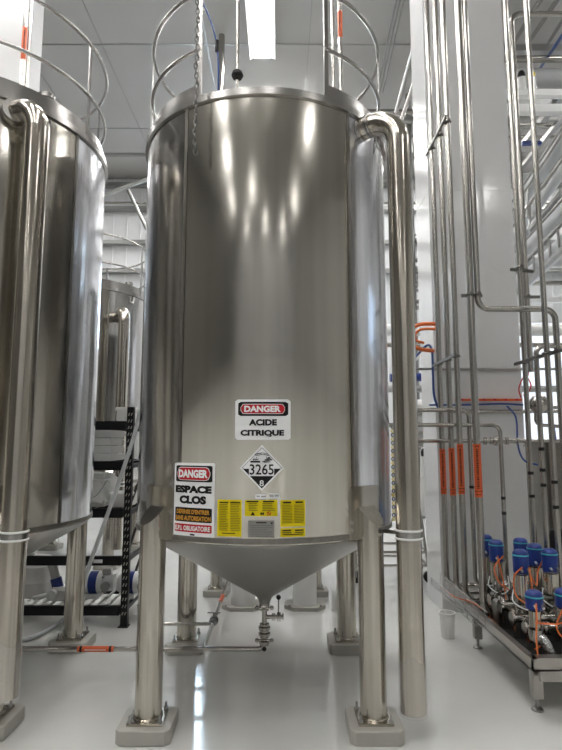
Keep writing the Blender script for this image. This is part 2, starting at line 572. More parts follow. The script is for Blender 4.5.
CX, CY = -.112, 3.9
main = tank('large stainless citric acid tank with cone bottom in the middle, covered in danger signs', (CX, CY), (.85, 3.61), (.7225, 3.20, .14))
left = tank('stainless tank with bent side pipe, cut off by the picture edge beside the black rack', (-2.27, 3.93), (.70, 3.65), (-1.487, 3.15, .24), seams=(-.3, 1.22), R=.90, ZT=3.76)
far_t = tank('distant stainless tank seen in the gap behind the black rack', (-2.86, 7.95), (.85, 3.3), (-2.02, 6.95, .3), film=False)
rear_t = tank('stainless tank hidden behind the citric acid tank, only a grey leg showing', (-.16, 6.60), (2.2, 3.4), (.85, 7.2, .3), film=False)
rear_t.scale = (.84, .84, .84)
rear_t.location = (-.16, 6.60, 0)

def pad(x, y, label, w=.147, h=.075, ch=.028):
    pts = [(x - w + ch, y - w), (x + w - ch, y - w), (x + w, y - w + ch), (x + w, y + w - ch), (x + w - ch, y + w), (x - w + ch, y + w), (x - w, y + w - ch), (x - w, y - w + ch)]
    o = MB().prism(pts, 0, h).build('concrete_pad', PAD, smooth=False, loc=(x, y, 0))
    b = o.modifiers.new('b', 'BEVEL'); b.width = .006; b.segments = 2
    return tag(o, label, 'plinth', 'concrete pads under the tank legs')
nm = {(-1, -1): 'under the front leg below the confined space sign', (1, -1): 'under the front leg beside the hanging pipe end',
      (-1, 1): 'under the rear leg behind the small drain pipe branch', (1, 1): 'under the rear leg seen just past the drain valve knob'}
for k_, t_ in nm.items():
    pad(CX + k_[0] * LO, CY + k_[1] * LO, 'concrete pad %s' % t_)
for k_, t_ in {(1, -1): 'at the bottom corner of the picture by the cut off pipe', (1, 1): 'behind the orange banded floor pipe, in front of the rack'}.items():
    pad(-2.27 + k_[0] * LO, 3.93 + k_[1] * LO, 'concrete pad %s' % t_)
for k_, t_ in {(-1, -1): 'first', (1, -1): 'second', (1, 1): 'third', (-1, 1): 'fourth'}.items():
    pad(-2.86 + k_[0] * LO, 7.95 + k_[1] * LO, 'concrete pad under the distant tank, %s of its four' % t_)
for k_ in ((-1, -1), (1, -1), (-1, 1), (1, 1)):
    pad(-.16 + k_[0] * LO * .84, 6.6 + k_[1] * LO * .84, 'small concrete pad under the grey leg behind the floor pipe branch' if k_ == (-1, -1) else 'small pad under a hidden leg of the rear tank', w=.13, h=.063)

# ------------------------------------------------------------------ signs on the main tank
def chit(px, py):
    """angle and height where the line of sight meets the main tank's wall"""
    d = ray(px, py)
    ox, oy = -CX, -CY
    A = d.x ** 2 + d.y ** 2; B = 2 * (ox * d.x + oy * d.y); C_ = ox * ox + oy * oy - R * R
    t = (-B - math.sqrt(B * B - 4 * A * C_)) / (2 * A)
    p = V((0, 0, H)) + d * t
    return math.atan2(p.x - CX, CY - p.y) * R, p.z

def surf(off):
    return lambda s, z: V((CX + (R + off) * math.sin(s / R), CY - (R + off) * math.cos(s / R), z))

class Sign:
    def __init__(s, name, label, px0, py0, px1, py1, m, rad=.004, cat='sign', group=None):
        mx, my = (px0 + px1) / 2, (py0 + py1) / 2
        s.u0, s.u1 = chit(px0, my)[0], chit(px1, my)[0]
        s.v1, s.v0 = chit(mx, py0)[1], chit(mx, py1)[1]
        b = MB()
        lo, hi = rrect(s.u0, s.v0, s.u1, s.v1, rad)
        patch(b, s.u0, s.u1, lo, hi, surf(.0035), surf(.0002), 24)
        c = surf(0)((s.u0 + s.u1) / 2, s.v0)
        s.root = tag(b.build(name, m, loc=c), label, cat, group)
    def uv(s, a, b):          # fractions from the top-left corner
        return s.u0 + (s.u1 - s.u0) * a, s.v1 + (s.v0 - s.v1) * b
    def rect(s, name, a0, b0, a1, b1, m, rad=0.0, off=.0048, label=None):
        u0, v1 = s.uv(a0, b0); u1, v0 = s.uv(a1, b1)
        mb = MB()
        lo, hi = rrect(u0, v0, u1, v1, rad)
        patch(mb, u0, u1, lo, hi, surf(off), surf(.0034), 20)
        o = mb.build(name, m, s.root)
        if label: o['label'] = label
        return o
    def text(s, name, lines, m, off=.006, bold=.012):
        mb = MB()
        for t, a0, b0, a1, b1 in lines:
            u0, v1 = s.uv(a0, b0); u1, v0 = s.uv(a1, b1)
            text_bm(mb, t, (u0, v0, u1, v1), surf(off), bold)
        return mb.build(name, m, s.root, smooth=False)
    def dashes(s, name, rows, m, off=.0055):
        mb = MB()
        for a0, b0, a1, b1 in rows:
            u0, v1 = s.uv(a0, b0); u1, v0 = s.uv(a1, b1)
            patch(mb, u0, u1, (lambda u: v0), (lambda u: v1), surf(off), surf(.0035), 2)
        return mb.build(name, m, s.root, smooth=False)

s1 = Sign('danger_sign', 'white danger sign reading ACIDE CITRIQUE under a black and red header', 235.3, 399.5, 290.5, 439.8, SWHITE, .010)
s1.rect('header', .055, .06, .955, .41, SBLACK, .008)
s1.rect('oval_border', .10, .11, .895, .36, SWHITE, .018, .0056)
s1.rect('oval', .108, .125, .887, .345, RED, .016, .0062)
s1.text('header_lettering', [('DANGER', .165, .155, .82, .315)], SWHITE, .0072, .018)
s1.text('lettering', [('ACIDE', .25, .49, .75, .65), ('CITRIQUE', .10, .755, .88, .925)], SBLACK, .0052, .02)

s2 = Sign('confined_space_sign', 'tall danger sign reading ESPACE CLOS with black and red bands', 174.6, 463, 214.6, 538.2, SWHITE, .005)
s2.rect('header', .05, .035, .95, .255, SBLACK, .004)
s2.rect('oval_border', .085, .055, .905, .235, SWHITE, .030, .0056)
s2.rect('oval', .095, .063, .895, .227, RED, .028, .0062)
s2.text('header_lettering', [('DANGER', .13, .09, .85, .20)], SWHITE, .0072, .02)
s2.text('lettering', [('ESPACE', .045, .305, .94, .405), ('CLOS', .16, .44, .82, .55)], SBLACK, .0052, .025)
s2.rect('black_band', .045, .60, .95, .79, SBLACK, .002)
s2.text('band_lettering', [("D\u00c9FENSE D'ENTRER", .09, .612, .90, .685), ('SANS AUTORISATION', .065, .708, .93, .772)], SOR, .006, .012)
s2.rect('red_band', .04, .82, .95, .925, RED, .002)
s2.text('red_band_lettering', [('E.P.I. OBLIGATOIRE', .06, .84, .92, .905)], SWHITE, .006, .015)
s2.dashes('small_print', [(.45, .945, .56, .965)], SBLACK)

# hazard placard: a square standing on its corner
pu, pv = chit(261.9, 467.8)
hu = (chit(284, 467.8)[0] - chit(240, 467.8)[0]) / 2
hv = (chit(262, 445)[1] - chit(262, 490.6)[1]) / 2
def diamond(mb, k, off, vlo=-1, vhi=1, back=.0002):
    lo = lambda u: pv + max(vlo, -k + abs(u - pu) / hu) * hv
    hi = lambda u: pv + min(vhi, k - abs(u - pu) / hu) * hv
    wd = min(k, k - (vlo if vlo > 0 else 0), k + (vhi if vhi < 0 else 0))
    patch(mb, pu - hu * wd, pu + hu * wd, lo, hi, surf(off), surf(back), 40)
m = MB(); diamond(m, 1, .0035)
pl = tag(m.build('hazard_placard', SWHITE, loc=surf(0)(pu, pv - hv)), 'diamond corrosive placard numbered 3265 below the citric acid sign', 'sign')
m = MB(); diamond(m, .90, .0042, back=.0034); m.build('inner_border', SBLACK, pl)
m = MB(); diamond(m, .875, .0048, vlo=-.04, back=.0034); m.build('upper_field', SWHITE, pl)
m = MB()
for a in (-.56, .56):
    pass
lo, hi = rrect(pu - .60 * hu, pv - .36 * hv, pu + .60 * hu, pv + .20 * hv, .001)
patch(m, pu - .58 * hu, pu + .55 * hu, lambda u: pv - .36 * hv, lambda u: pv + .16 * hv, surf(.0054), surf(.004), 20)
m.build('number_field', SWHITE, pl)
m = MB(); text_bm(m, '3265', (pu - .55 * hu, pv - .30 * hv, pu + .53 * hu, pv + .16 * hv), surf(.0066), .004)
m.build('number_lettering', SBLACK, pl, smooth=False)
m = MB(); text_bm(m, '8', (pu - .10 * hu, pv - .80 * hv, pu + .09 * hu, pv - .54 * hv), surf(.0066), .004)
m.build('class_lettering', SWHITE, pl, smooth=False)
m = MB()                                          # corrosion symbol: two tilted tubes dripping on a bar and on a hand
def stroke(a0, b0, a1, b1, w):
    du, dv = (a1 - a0) * hu, (b1 - b0) * hv
    L = math.hypot(du, dv)
    nx, ny = -dv / L * w / 2, du / L * w / 2
    q = []
    for a, b, sg in ((a0, b0, 1), (a0, b0, -1), (a1, b1, -1), (a1, b1, 1)):
        q.append(m.bm.verts.new(surf(.0064)(pu + a * hu + nx * sg, pv + b * hv + ny * sg)))
    m.bm.faces.new(q)
stroke(-.52, .27, -.08, .27, .009)
stroke(-.42, .36, -.18, .36, .004); stroke(-.38, .33, -.34, .46, .003); stroke(-.28, .33, -.24, .47, .003); stroke(-.2, .34, -.16, .42, .003)
stroke(-.30, .60, .02, .66, .004); stroke(-.27, .54, .04, .60, .003); stroke(-.30, .60, -.27, .54, .003)
stroke(.05, .60, .30, .54, .004); stroke(.05, .66, .30, .60, .003); stroke(.30, .60, .30, .54, .003)
stroke(.20, .50, .22, .40, .003); stroke(.30, .48, .32, .40, .003)
stroke(.02, .27, .46, .36, .005); stroke(.12, .35, .42, .40, .005); stroke(.10, .24, .36, .27, .004); stroke(.24, .42, .36, .46, .006)
m.build('corrosion_symbol', SBLACK, pl, smooth=False)

lab1 = Sign('paper_label', 'tiny white label on the tank, first of two under the placard', 255.3, 494.3, 266.9, 498.8, SWHITE, .001, 'label')
lab1.dashes('lettering', [(.12, .3, .4, .55), (.5, .35, .9, .6)], SGREY)
lab2 = Sign('paper_label', 'tiny white label on the tank, second of two under the placard', 268.8, 493.6, 279.6, 498.4, SWHITE, .001, 'label')
lab2.dashes('lettering', [(.1, .35, .45, .6), (.55, .3, .92, .6)], SGREY)

def rows(a0, a1, b0, b1, n, h):
    out = []
    for i in range(n):
        b = b0 + (b1 - b0) * i / max(1, n - 1)
        out.append((a0, b, a1 - random.choice((0, 0, .04, .08)) * (a1 - a0) / .4, b + h * .5))
    return out
y1 = Sign('yellow_label', 'tall yellow safety label beside the confined space sign', 217.6, 499.8, 241.6, 536.6, SYEL, .002, 'label', 'yellow labels on the tank')
y1.dashes('lettering', rows(.08, .46, .08, .82, 17, .016) + rows(.54, .94, .08, .82, 17, .016) + [(.08, .055, .46, .08), (.54, .055, .94, .08), (.2, .9, .75, .92)], SBLACK)
y2 = Sign('yellow_label', 'wide yellow warning label with triangle symbol under the placard', 244.9, 500.2, 277.3, 516.2, SYEL, .002, 'label', 'yellow labels on the tank')
y2.dashes('lettering', [(.05, .04, .42, .12), (.56, .04, .9, .12)] + rows(.12, .40, .2, .62, 5, .05) + rows(.54, .92, .2, .62, 5, .05), SBLACK)
m = MB()
def flat(mb, pts, off=.0066):
    mb.bm.faces.new([mb.bm.verts.new(surf(off)(*p)) for p in pts])
a, b = y2.uv(.18, .94); c_, d_ = y2.uv(.32, .70)
flat(m, [(a, b), (c_, b), ((a + c_) / 2, d_)])
for q in (.48, .54):
    a, b = y2.uv(q, .90); c_, d_ = y2.uv(q + .05, .76); flat(m, [(a, b), (c_, b), (c_, d_), (a, d_)])
m.build('warning_symbol', SBLACK, y2.root, smooth=False)
m = MB()
uc, vc = y2.uv(.74, .82)
for i in range(16):
    t0, t1 = 2 * PI * i / 16, 2 * PI * (i + 1) / 16
    flat(m, [(uc + .011 * math.cos(t0), vc + .011 * math.sin(t0)), (uc + .011 * math.cos(t1), vc + .011 * math.sin(t1)), (uc + .008 * math.cos(t1), vc + .008 * math.sin(t1)), (uc + .008 * math.cos(t0), vc + .008 * math.sin(t0))])
flat(m, [(uc - .009, vc + .006), (uc - .006, vc + .009), (uc + .009, vc - .006), (uc + .006, vc - .009)])
m.build('prohibition_symbol', RED, y2.root, smooth=False)
y3 = Sign('yellow_label', 'upper yellow safety label below the diamond, farthest from the confined space sign', 280.4, 500.2, 305.0, 526.6, SYEL, .002, 'label', 'yellow labels on the tank')
y3.dashes('lettering', rows(.07, .47, .18, .84, 12, .022) + rows(.54, .94, .18, .84, 12, .022) + [(.1, .05, .42, .11), (.6, .05, .9, .11)], SBLACK)
y4 = Sign('yellow_label', 'small low yellow strip under another yellow label on the tank', 280.4, 528.3, 305.0, 536.8, SYEL, .002, 'label', 'yellow labels on the tank')
y4.dashes('lettering', [(.08, .16, .42, .3), (.58, .16, .92, .3), (.06, .45, .44, .53), (.58, .45, .94, .53), (.1, .65, .9, .75)], SBLACK)
np_ = Sign('name_plate', 'grey metal name plate riveted between the yellow labels', 248.2, 520.6, 274.4, 537.6, SGREY, .001, 'plate')
np_.dashes('engraving', [(.3, .08, .7, .15), (.86, .1, .93, .2)] + rows(.08, .92, .28, .9, 6, .03), SBLACK)

# ------------------------------------------------------------------ chain, rods and cables above the main tank
m = MB()
pc = V((CX - .39, CY - .80, 0))
zt, zb_ = 4.6, 3.22
n = int((zt - zb_) / .030)
for i in range(n):
    z = zt - i * .030
    wob = V((.004 * math.sin(i * .9), .003 * math.cos(i * 1.3), 0))
    ax = V((1, .25, 0)) if i % 2 else V((-.25, 1, 0))
    m.torus(pc + V((.0, -.075, z)) + wob, .0225, .0042, ax, n=12, m=6, sx=.55) if False else None
    a = ax.normalized(); s_ = a.cross(V((0, 0, 1)))
    c0 = pc + V((0, -.075, z)) + wob
    ring = [c0 + s_ * .010 * math.cos(t) + V((0, 0, .021 * math.sin(t))) for t in [2 * PI * j / 10 for j in range(10)]]
    ring.append(ring[0])
    m.tube(ring, .0042, n=6, caps=False)
ch = m.build('safety_chain', BRKT, loc=pc + V((0, -.075, zb_)))
tag(ch, 'loose steel chain hanging down in front of the tank rim', 'chain')
lk = MB().torus(pc + V((0, -.03, 4.6)), .03, .005, V((1, 0, 0)))
lk.tube([pc + V((0, -.075, 4.6)), pc + V((0, .0, 4.62))], .006)
lk.build('hook', PIPE_D, ch)

g = thing('level_probe', 'thin upright probe rod with a black rubber collar on the tank roof', 'probe', (CX - .16, CY - .55, ZT + .07))
x, y = CX - .175, CY - .55
MB().cyl((x, y, ZT + .06), (x, y, 5.3), .011).build('rod', PIPE, g)
MB().lathe([(0, ZT + .30), (.03, ZT + .30), (.04, ZT + .32), (.032, ZT + .345), (0, ZT + .35)], (x, y, 0), 20).build('collar', RUBBER, g)
MB().lathe([(.02, ZT + .055), (.02, ZT + .12), (.014, ZT + .13), (.014, ZT + .16), (0, ZT + .16)], (x, y, 0), 16).build('fitting', RIM, g)

a0, a1 = atY(193, -20, 4.3), atY(217, 46, 4.3)
cb = thing('hanging_cable', 'blue cable hanging to the tank roof beside the probe rod', 'cable', (a1.x, 4.3, ZT + .04))
MB().curve([a0, a1, V((a1.x + .005, 4.3, 4.0)), V((a1.x + .005, 4.3, ZT + .05))], .007).build('cable', BLUEC, cb)
MB().cyl(a1 - V((0, 0, .05)), a1 + V((0, 0, .05)), .017).build('connector', BLACK, cb)

# ceiling pipe that bends down behind the tank
p = atY(150, 20, 8.0)
e = atY(222, 20, 8.0)
o = MB().tube([(-8.8, 8.0, p.z), (e.x, 8.0, p.z), (e.x, 8.0, .6)], .05, .12).build('ceiling_pipe', PIPE, loc=(e.x, 8, .6))
tag(o, 'long overhead steel pipe bending down behind the citric acid tank', 'pipe')
o = MB().tube([(X0, 10.5, atY(96, 155, 10.5).z), (X1, 10.5, atY(96, 155, 10.5).z)], .045).build('overhead_pipe', GALV); tag(o, 'dull horizontal pipe high up on the far side, lower than the ceiling pipe', 'pipe')
o = MB().tube([(X0, 10.7, atY(90, 124, 10.7).z), (X1, 10.7, atY(90, 124, 10.7).z)], .03).build('overhead_pipe', GALV); tag(o, 'thin horizontal pipe under the ceiling joint at the far side', 'pipe')
o = MB().tube([atY(70, 207, 9.2), atY(101, 196, 9.2), atY(150, 178, 9.2)], .035).build('roof_brace', GALV); tag(o, 'slanted steel brace above the distant tank', 'brace')
o = MB().tube([atY(128, 190, 9.3), atY(150, 236, 9.3)], .03).build('roof_brace', GALV); tag(o, 'short slanted strut below the longer brace by the distant tank', 'brace')
o = MB().tube([(X0, 9.6, atY(60, 203, 9.6).z), (X1, 9.6, atY(60, 203, 9.6).z)], .025).build('overhead_pipe', PIPE); tag(o, 'slim level pipe right above the distant tank rail', 'pipe')

# orange-banded uprights behind the tanks
def marked_pipe(label, px, pyb, pyt, Y, r, z0, z1, oy0, oy1, mb_label='orange pipe marker with black print'):
    b = atY(px, (oy0 + oy1) / 2, Y)
    t = thing('process_pipe', label, 'pipe', (b.x, Y, z0), None)
    MB().cyl((b.x, Y, z0), (b.x, Y, z1), r).build('tube', PIPE, t)
    marker(t, b.x, Y, atY(px, oy1, Y).z, atY(px, oy0, Y).z, r)
    return t

def marker(t, x, y, za, zb, r, axis='z'):
    """orange self-adhesive marker wound around a pipe with end band and small black print"""
    m = MB().lathe([(r, za), (r + .0015, za), (r + .0015, zb), (r, zb)], (x, y, 0), 20)
    nf = len(m.bm.faces)
    L = zb - za
    a = math.atan2(0 - x, y)          # faces the walkway
    fr = lambda s, z: V((x + (r + .0024) * math.sin(s), y - (r + .0024) * math.cos(s), z))
    bk = lambda s, z: V((x + (r + .0008) * math.sin(s), y - (r + .0008) * math.cos(s), z))
    z = za + .16 * L
    while z < zb - .10 * L:
        h = random.uniform(.4, 1.0) * L * .03
        patch(m, a - .28, a + .28, lambda u: z, lambda u: z + h, fr, bk, 3)
        z += h + L * .013
    for zz in (za + .04 * L, zb - .055 * L):
        patch(m, a - .5, a - .1, lambda u: zz, lambda u: zz + .022 * L, fr, bk, 2)
        patch(m, a + .1, a + .5, lambda u: zz, lambda u: zz + .022 * L, fr, bk, 2)
    m.lathe([(r, za + .105 * L), (r + .002, za + .105 * L), (r + .002, za + .118 * L), (r, za + .118 * L)], (x, y, 0), 20)
    o = m.build('pipe_marker', ORANGE, t)
    o['label'] = 'orange pipe marker with black print'
    second(o, SBLACK, nf)

marked_pipe('steel upright with orange band beside the pale shaft, above the cut off tank', 24, 90, 0, 5.86, .026, 0, 7.9, 28, 60)
o = MB().cyl((atY(29, 45, 5.9).x, 5.9, 0), (atY(29, 45, 5.9).x, 5.9, 7.9), .02).build('process_pipe', PIPE); tag(o, 'bare steel upright right next to the orange banded one above the cut off tank', 'pipe')
marked_pipe('steel upright with orange band behind the guard rail of the citric acid tank', 340, 90, 0, 5.6, .026, 0, 7.9, 12, 38)
o = MB().cyl((atY(333, 45, 5.4).x, 5.4, 0), (atY(333, 45, 5.4).x, 5.4, 7.9), .02).build('process_pipe', PIPE); tag(o, 'bare steel upright hidden behind the guard rail post of the citric acid tank', 'pipe')
# cable strands rising at the right of the tank
for i, (pa, pb) in enumerate((((377, 92), (397, 0)), ((380, 92), (401, 0)), ((383, 92), (405, 0)))):
    o = MB().cyl(atY(*pa, 9.0), atZ(pb[0] + 8, pb[1] - 40, ZC), .012, n=8).build('wire_rope', PIPE_D)
    tag(o, 'thin slanted wire strand rising to the ceiling behind the elbow of the pipe', 'cable', 'slanted wire strands')
for i, (pa, pb, w_) in enumerate((((396, 112), (421, 20), 'upper'), ((402, 118), (426, 48), 'lower'))):
    o = MB().cyl(atY(*pa, 8.0), atY(*pb, 6.1), .03).build('slanted_pipe', PIPE)
    tag(o, '%s of two steel pipes running overhead to the white panelled shaft' % w_, 'pipe')
for i, yy in enumerate((112, 120, 137, 158)):
    o = MB().cyl((-.5, 9.0 + i * .3, atY(380, yy, 9.0 + i * .3).z), (X1, 9.0 + i * .3, atY(380, yy, 9.0 + i * .3).z), (.05, .07, .03, .06)[i]).build('overhead_pipe', (PIPE, GALV, PIPE, GALV)[i])
    tag(o, 'level pipe between the tank elbow and the white shaft, %s from the top' % ('first', 'second', 'third', 'fourth')[i], 'pipe')

# ------------------------------------------------------------------ drain assembly under the cone
dx, dy = CX, CY
g = thing('drain_valve', 'steel drain valve stack hanging from the tip of the tank cone', 'valve', (dx, dy, .2))
zp = .223
m = MB().cyl((dx, dy, .30), (dx, dy, .56), .018)
m.build('body_tube', PIPE, g)
for zz, rr_ in ((.555, .030), (.545, .036), (.52, .030), (.42, .032), (.40, .040), (.36, .040), (.345, .03), (.31, .038), (.295, .030)):
    MB().cyl((dx, dy, zz - .007), (dx, dy, zz + .007), rr_).build('clamp', PIPE, g)
for zz in (.535, .325):
    m = MB().cyl((dx - .05, dy - .02, zz), (dx + .05, dy - .02, zz), .008, n=8)
    m.sphere((dx - .05, dy - .02, zz), .014, 10).sphere((dx + .05, dy - .02, zz), .014, 10)
    m.build('wing_nut', PIPE, g)
MB().sphere((dx, dy, .385), .034, 16).build('valve_body', PIPE, g)
m = MB().cyl((dx, dy, .47), (dx + .13, dy, .47), .014)
for xx, rr_ in ((.055, .024), (.068, .024), (.09, .03), (.105, .03), (.125, .022)):
    m.cyl((dx + xx - .005, dy, .47), (dx + xx + .005, dy, .47), rr_)
m.build('side_branch', PIPE, g)
h = MB().cyl((dx + .095, dy - .01, .48), (dx + .095, dy - .01, .59), .005, n=8).build('lever', PIPE, g)
MB().sphere((dx + .095, dy - .01, .60), .017, 12).build('knob', BLACK, h)
g.location.z -= .045

g = thing('drain_pipe', 'thin steel pipe running low over the floor from the drain valve, with one orange band', 'pipe', (dx, dy, .2))
MB().tube([(dx, dy, .30), (dx, dy, zp - .005), (-4.6, dy, zp - .005)], .0165, .045).build('tube', PIPE, g)
MB().sphere((dx, dy - .014, zp), .016, 12).build('end_plug', BLACK, g)
xa, xb = atY(78, 648, dy).x, atY(114, 648, dy).x
m = MB().cyl((xa, dy, zp - .005), (xb, dy, zp - .005), .0185)
o = m.build('pipe_marker', ORANGE, g); o['label'] = 'orange marker band'
MB().cyl((xa + .015, dy, zp - .005), (xa + .03, dy, zp - .005), .0195).build('marker_line', SBLACK, o)
MB().cyl((xb - .03, dy, zp - .005), (xb - .015, dy, zp - .005), .0195).build('marker_line', SBLACK, o)
MB().bar((xa + .05, dy - .0185, zp - .005), (xb - .05, dy - .0185, zp - .005), .002, .004).build('marker_lettering', SWHITE, o)
for xx in (-2.6, -3.9):
    m = MB().cyl((xx, dy, 0), (xx, dy, zp - .02), .008, n=10)
    m.cyl((xx, dy, 0), (xx, dy, .008), .03).torus((xx, dy, zp - .005), .02, .004, V((1, 0, 0)))
    m.build('pipe_stand', PIPE_D, g)

bx = atY(204, 646, dy).x
g = thing('branch_pipe', 'steel pipe branching back from the floor pipe to a small valve behind the rear leg', 'pipe', (bx, dy, .2))
p1 = V((bx, dy, zp)); p2 = V((bx, dy + 1.0, zp + .02)); 
MB().tube([p1, p2, p2 + V((-.0, .9, .0))], .015).build('tube', PIPE, g)
m = MB()
for yy, rr_ in ((.48, .026), (.50, .026), (.53, .034), (.56, .034), (.59, .026)):
    m.cyl(p1 + V((0, yy, .01)), p1 + V((0, yy + .012, .01)), rr_)
m.sphere(p1 + V((0, .545, .01)), .03)
m.cyl(p1 + V((0, .545, .03)), p1 + V((0, .545, .07)), .008).bar(p1 + V((-.05, .545, .07)), p1 + V((.05, .545, .07)), .012, .008)
m.build('valve_body', PIPE_D, g)
MB().cyl(p1 + V((0, .47, .01)), p1 + V((-.55, .47, .01)), .015).build('side_tube', PIPE, g)
o = MB().cyl(p1 + V((0, 1.0, .02)), p1 + V((0, 1.2, .02)), .017).build('pipe_marker', ORANGE, g); o['label'] = 'orange marker band'

# white posts behind the tank
def white_post(x, label):
    t = thing('white_post', label, 'post', (x, 5.62, 0), 'white round posts behind the cone')
    MB().lathe([(.118, .035), (.118, 3.0), (0, 3.0)], (x, 5.62, 0), 32).build('column_tube', WHITE, t)
    w_ = .2; c_ = .09
    pts = [(x + a * w_ * 1.0, 5.62 + b * w_) for a, b in ((-.55, -.8), (.55, -.8), (1, -.3), (1, .5), (.55, .9), (-.55, .9), (-1, .5), (-1, -.3))]
    MB().prism(pts, 0, .035).build('base_plate', PAD, t, smooth=False)
    for a in (-.15, .15):
        MB().lathe([(.012, .035), (.012, .055), (0, .056)], (x + a, 5.50, 0), 8).build('anchor_bolt', GALV, t)
white_post(-.375, 'white round post seen under the cone beside the branch valve')
white_post(.232, 'white round post seen under the cone beside the black drain knob')

# ------------------------------------------------------------------ black rack with its load
RX1, RX0, RYf, RYb = -1.375, -3.45, 5.03, 5.68
rk = thing('storage_rack', 'black steel shelving rack between the two tanks', 'rack', ((RX0 + RX1) / 2, RYf, 0))
for X in (RX0, RX1):
    for Y in (RYf, RYb):
        m = MB()
        sx = -1 if X == RX1 else 1
        m.box(X - .03, X + .03, Y - .004, Y + .004, .0, 1.92)
        m.box(X - .03 if sx < 0 else X - .03, X - .022 if sx < 0 else X - .022, Y, Y + .05 if Y == RYf else Y + .004, 0, 1.92)
        m.box(X + .022, X + .03, Y, Y + .05, 0, 1.92)
        m.box(X - .045, X + .045, Y - .03, Y + .06, 0, .006)
        nf = len(m.bm.faces)
        if Y == RYf:
            q = m
            for i in range(30):
                zz = .1 + i * .06
                for dx_ in (-.012, .012):
                    q.bar((X + dx_ - .004, Y - .0052, zz), (X + dx_ + .006, Y - .0052, zz + .026), .002, .008)
        up = m.build('upright', BLACK, rk, smooth=False)
        second(up, PAD, nf)
xat_ = lambda px: atY(px - 13, 559, RYf).x
levels = [.14, .56, .97, 1.385, 1.745]
for zz in levels:
    for Y in (RYf - .02, RYb + .02):
        if zz == levels[1] and Y > RYf: continue
        MB().box(RX0 + .03, RX1 - .03, Y - .02, Y + .02, zz - .035, zz + .045, .004).build('beam', BLACK, rk, smooth=False)
    for X in (RX0, RX1):
        MB().box(X - .015, X + .015, RYf, RYb, zz - .02, zz + .02).build('end_beam', BLACK, rk, smooth=False)
    m = MB()
    if zz == levels[1]:
        m.box(RX0 + .04, RX1 - .04, RYf, RYf + .015, zz - .02, zz + .02)
        m.build('beam_lip', BLACK, rk, smooth=False)
        MB().box(xat_(108), xat_(117), RYf - .043, RYf - .0405, zz - .012, zz + .018).build('beam_label', SWHITE, rk, smooth=False)
        continue
    if zz != levels[0]:
        for i in range(9):
            xx = RX0 + .06 + i * (RX1 - RX0 - .12) / 8
            m.cyl((xx, RYf - .01, zz + .039), (xx, RYb + .01, zz + .039), .004, n=6)
        m.build('deck', GALV, rk, smooth=False)
        continue
    for i in range(24):
        xx = RX0 + .06 + i * (RX1 - RX0 - .12) / 23
        m.box(xx - .012, xx + .012, RYf - .01, RYb + .01, zz + .035, zz + .043)
    m.build('deck', PAD, rk, smooth=False)
for z0_, z1_ in ((.2, .55), (.6, 1.0), (1.0, 1.4)):
    MB().bar((RX1, RYf + .03, z0_), (RX1, RYb, z1_), .02, .02).build('brace', BLACK, rk, smooth=False)

def item_box(name, label, cat, x0, x1, y0, y1, z0, z1, m, bev=.01, lid=None):
    t = MB().box(x0, x1, y0, y1, z0, z1, bev).build(name, m, smooth=False, loc=((x0 + x1) / 2, (y0 + y1) / 2, z0))
    tag(t, label, cat)
    if lid:
        MB().box(x0 - .008, x1 + .008, y0 - .008, y1 + .008, z1 - lid, z1 + .004, .006).build('lid', m, t, smooth=False)
    return t
zs = [z + .044 for z in levels]
def xat(px, Y=5.1): return atY(px, 450, Y).x
item_box('storage_box', 'white lidded box alone on the top shelf of the rack', 'box', xat(115), xat(131), 5.10, 5.45, zs[4], zs[4] + .13, PLASTIC, .012, .03)
for i in range(4):
    item_box('flat_carton', 'white flat carton on the second shelf from the top, %s of its stack' % ('lowest', 'second from below', 'third from below', 'topmost')[i], 'carton',
             xat(88) - .30 + .01 * (i % 2), xat(112) - .01 * (i % 3), 5.08, 5.5, zs[3] + .072 * i, zs[3] + .072 * i + .062, PAPER, .006, .02)
item_box('storage_box', 'low white box on the third shelf beside the rack upright', 'box', xat(111), xat(131), 5.08, 5.4, zs[2], zs[2] + .12, PLASTIC, .012, .03)
# white sack with soft sides
m = MB()
m.box(xat(88) - .25, xat(110), 5.08, 5.5, zs[2], zs[2] + .30, .05)
bmesh.ops.subdivide_edges(m.bm, edges=m.bm.edges[:], cuts=2, use_grid_fill=True)
for v in m.bm.verts:
    if v.co.z > zs[2] + .02:
        v.co += V((random.uniform(-1, 1), random.uniform(-1, 1), random.uniform(-1, .6))) * .012
sk = m.build('white_sack', PAPER, loc=(xat(90), 5.3, zs[2])); tag(sk, 'bulging white sack on the third shelf of the rack beside the low box', 'sack')
MB().curve([(xat(88), 5.06, zs[2] + .08), (xat(100), 5.05, zs[2] + .11), (xat(110), 5.06, zs[2] + .25)], .004).build('tie_cord', GALV, sk)

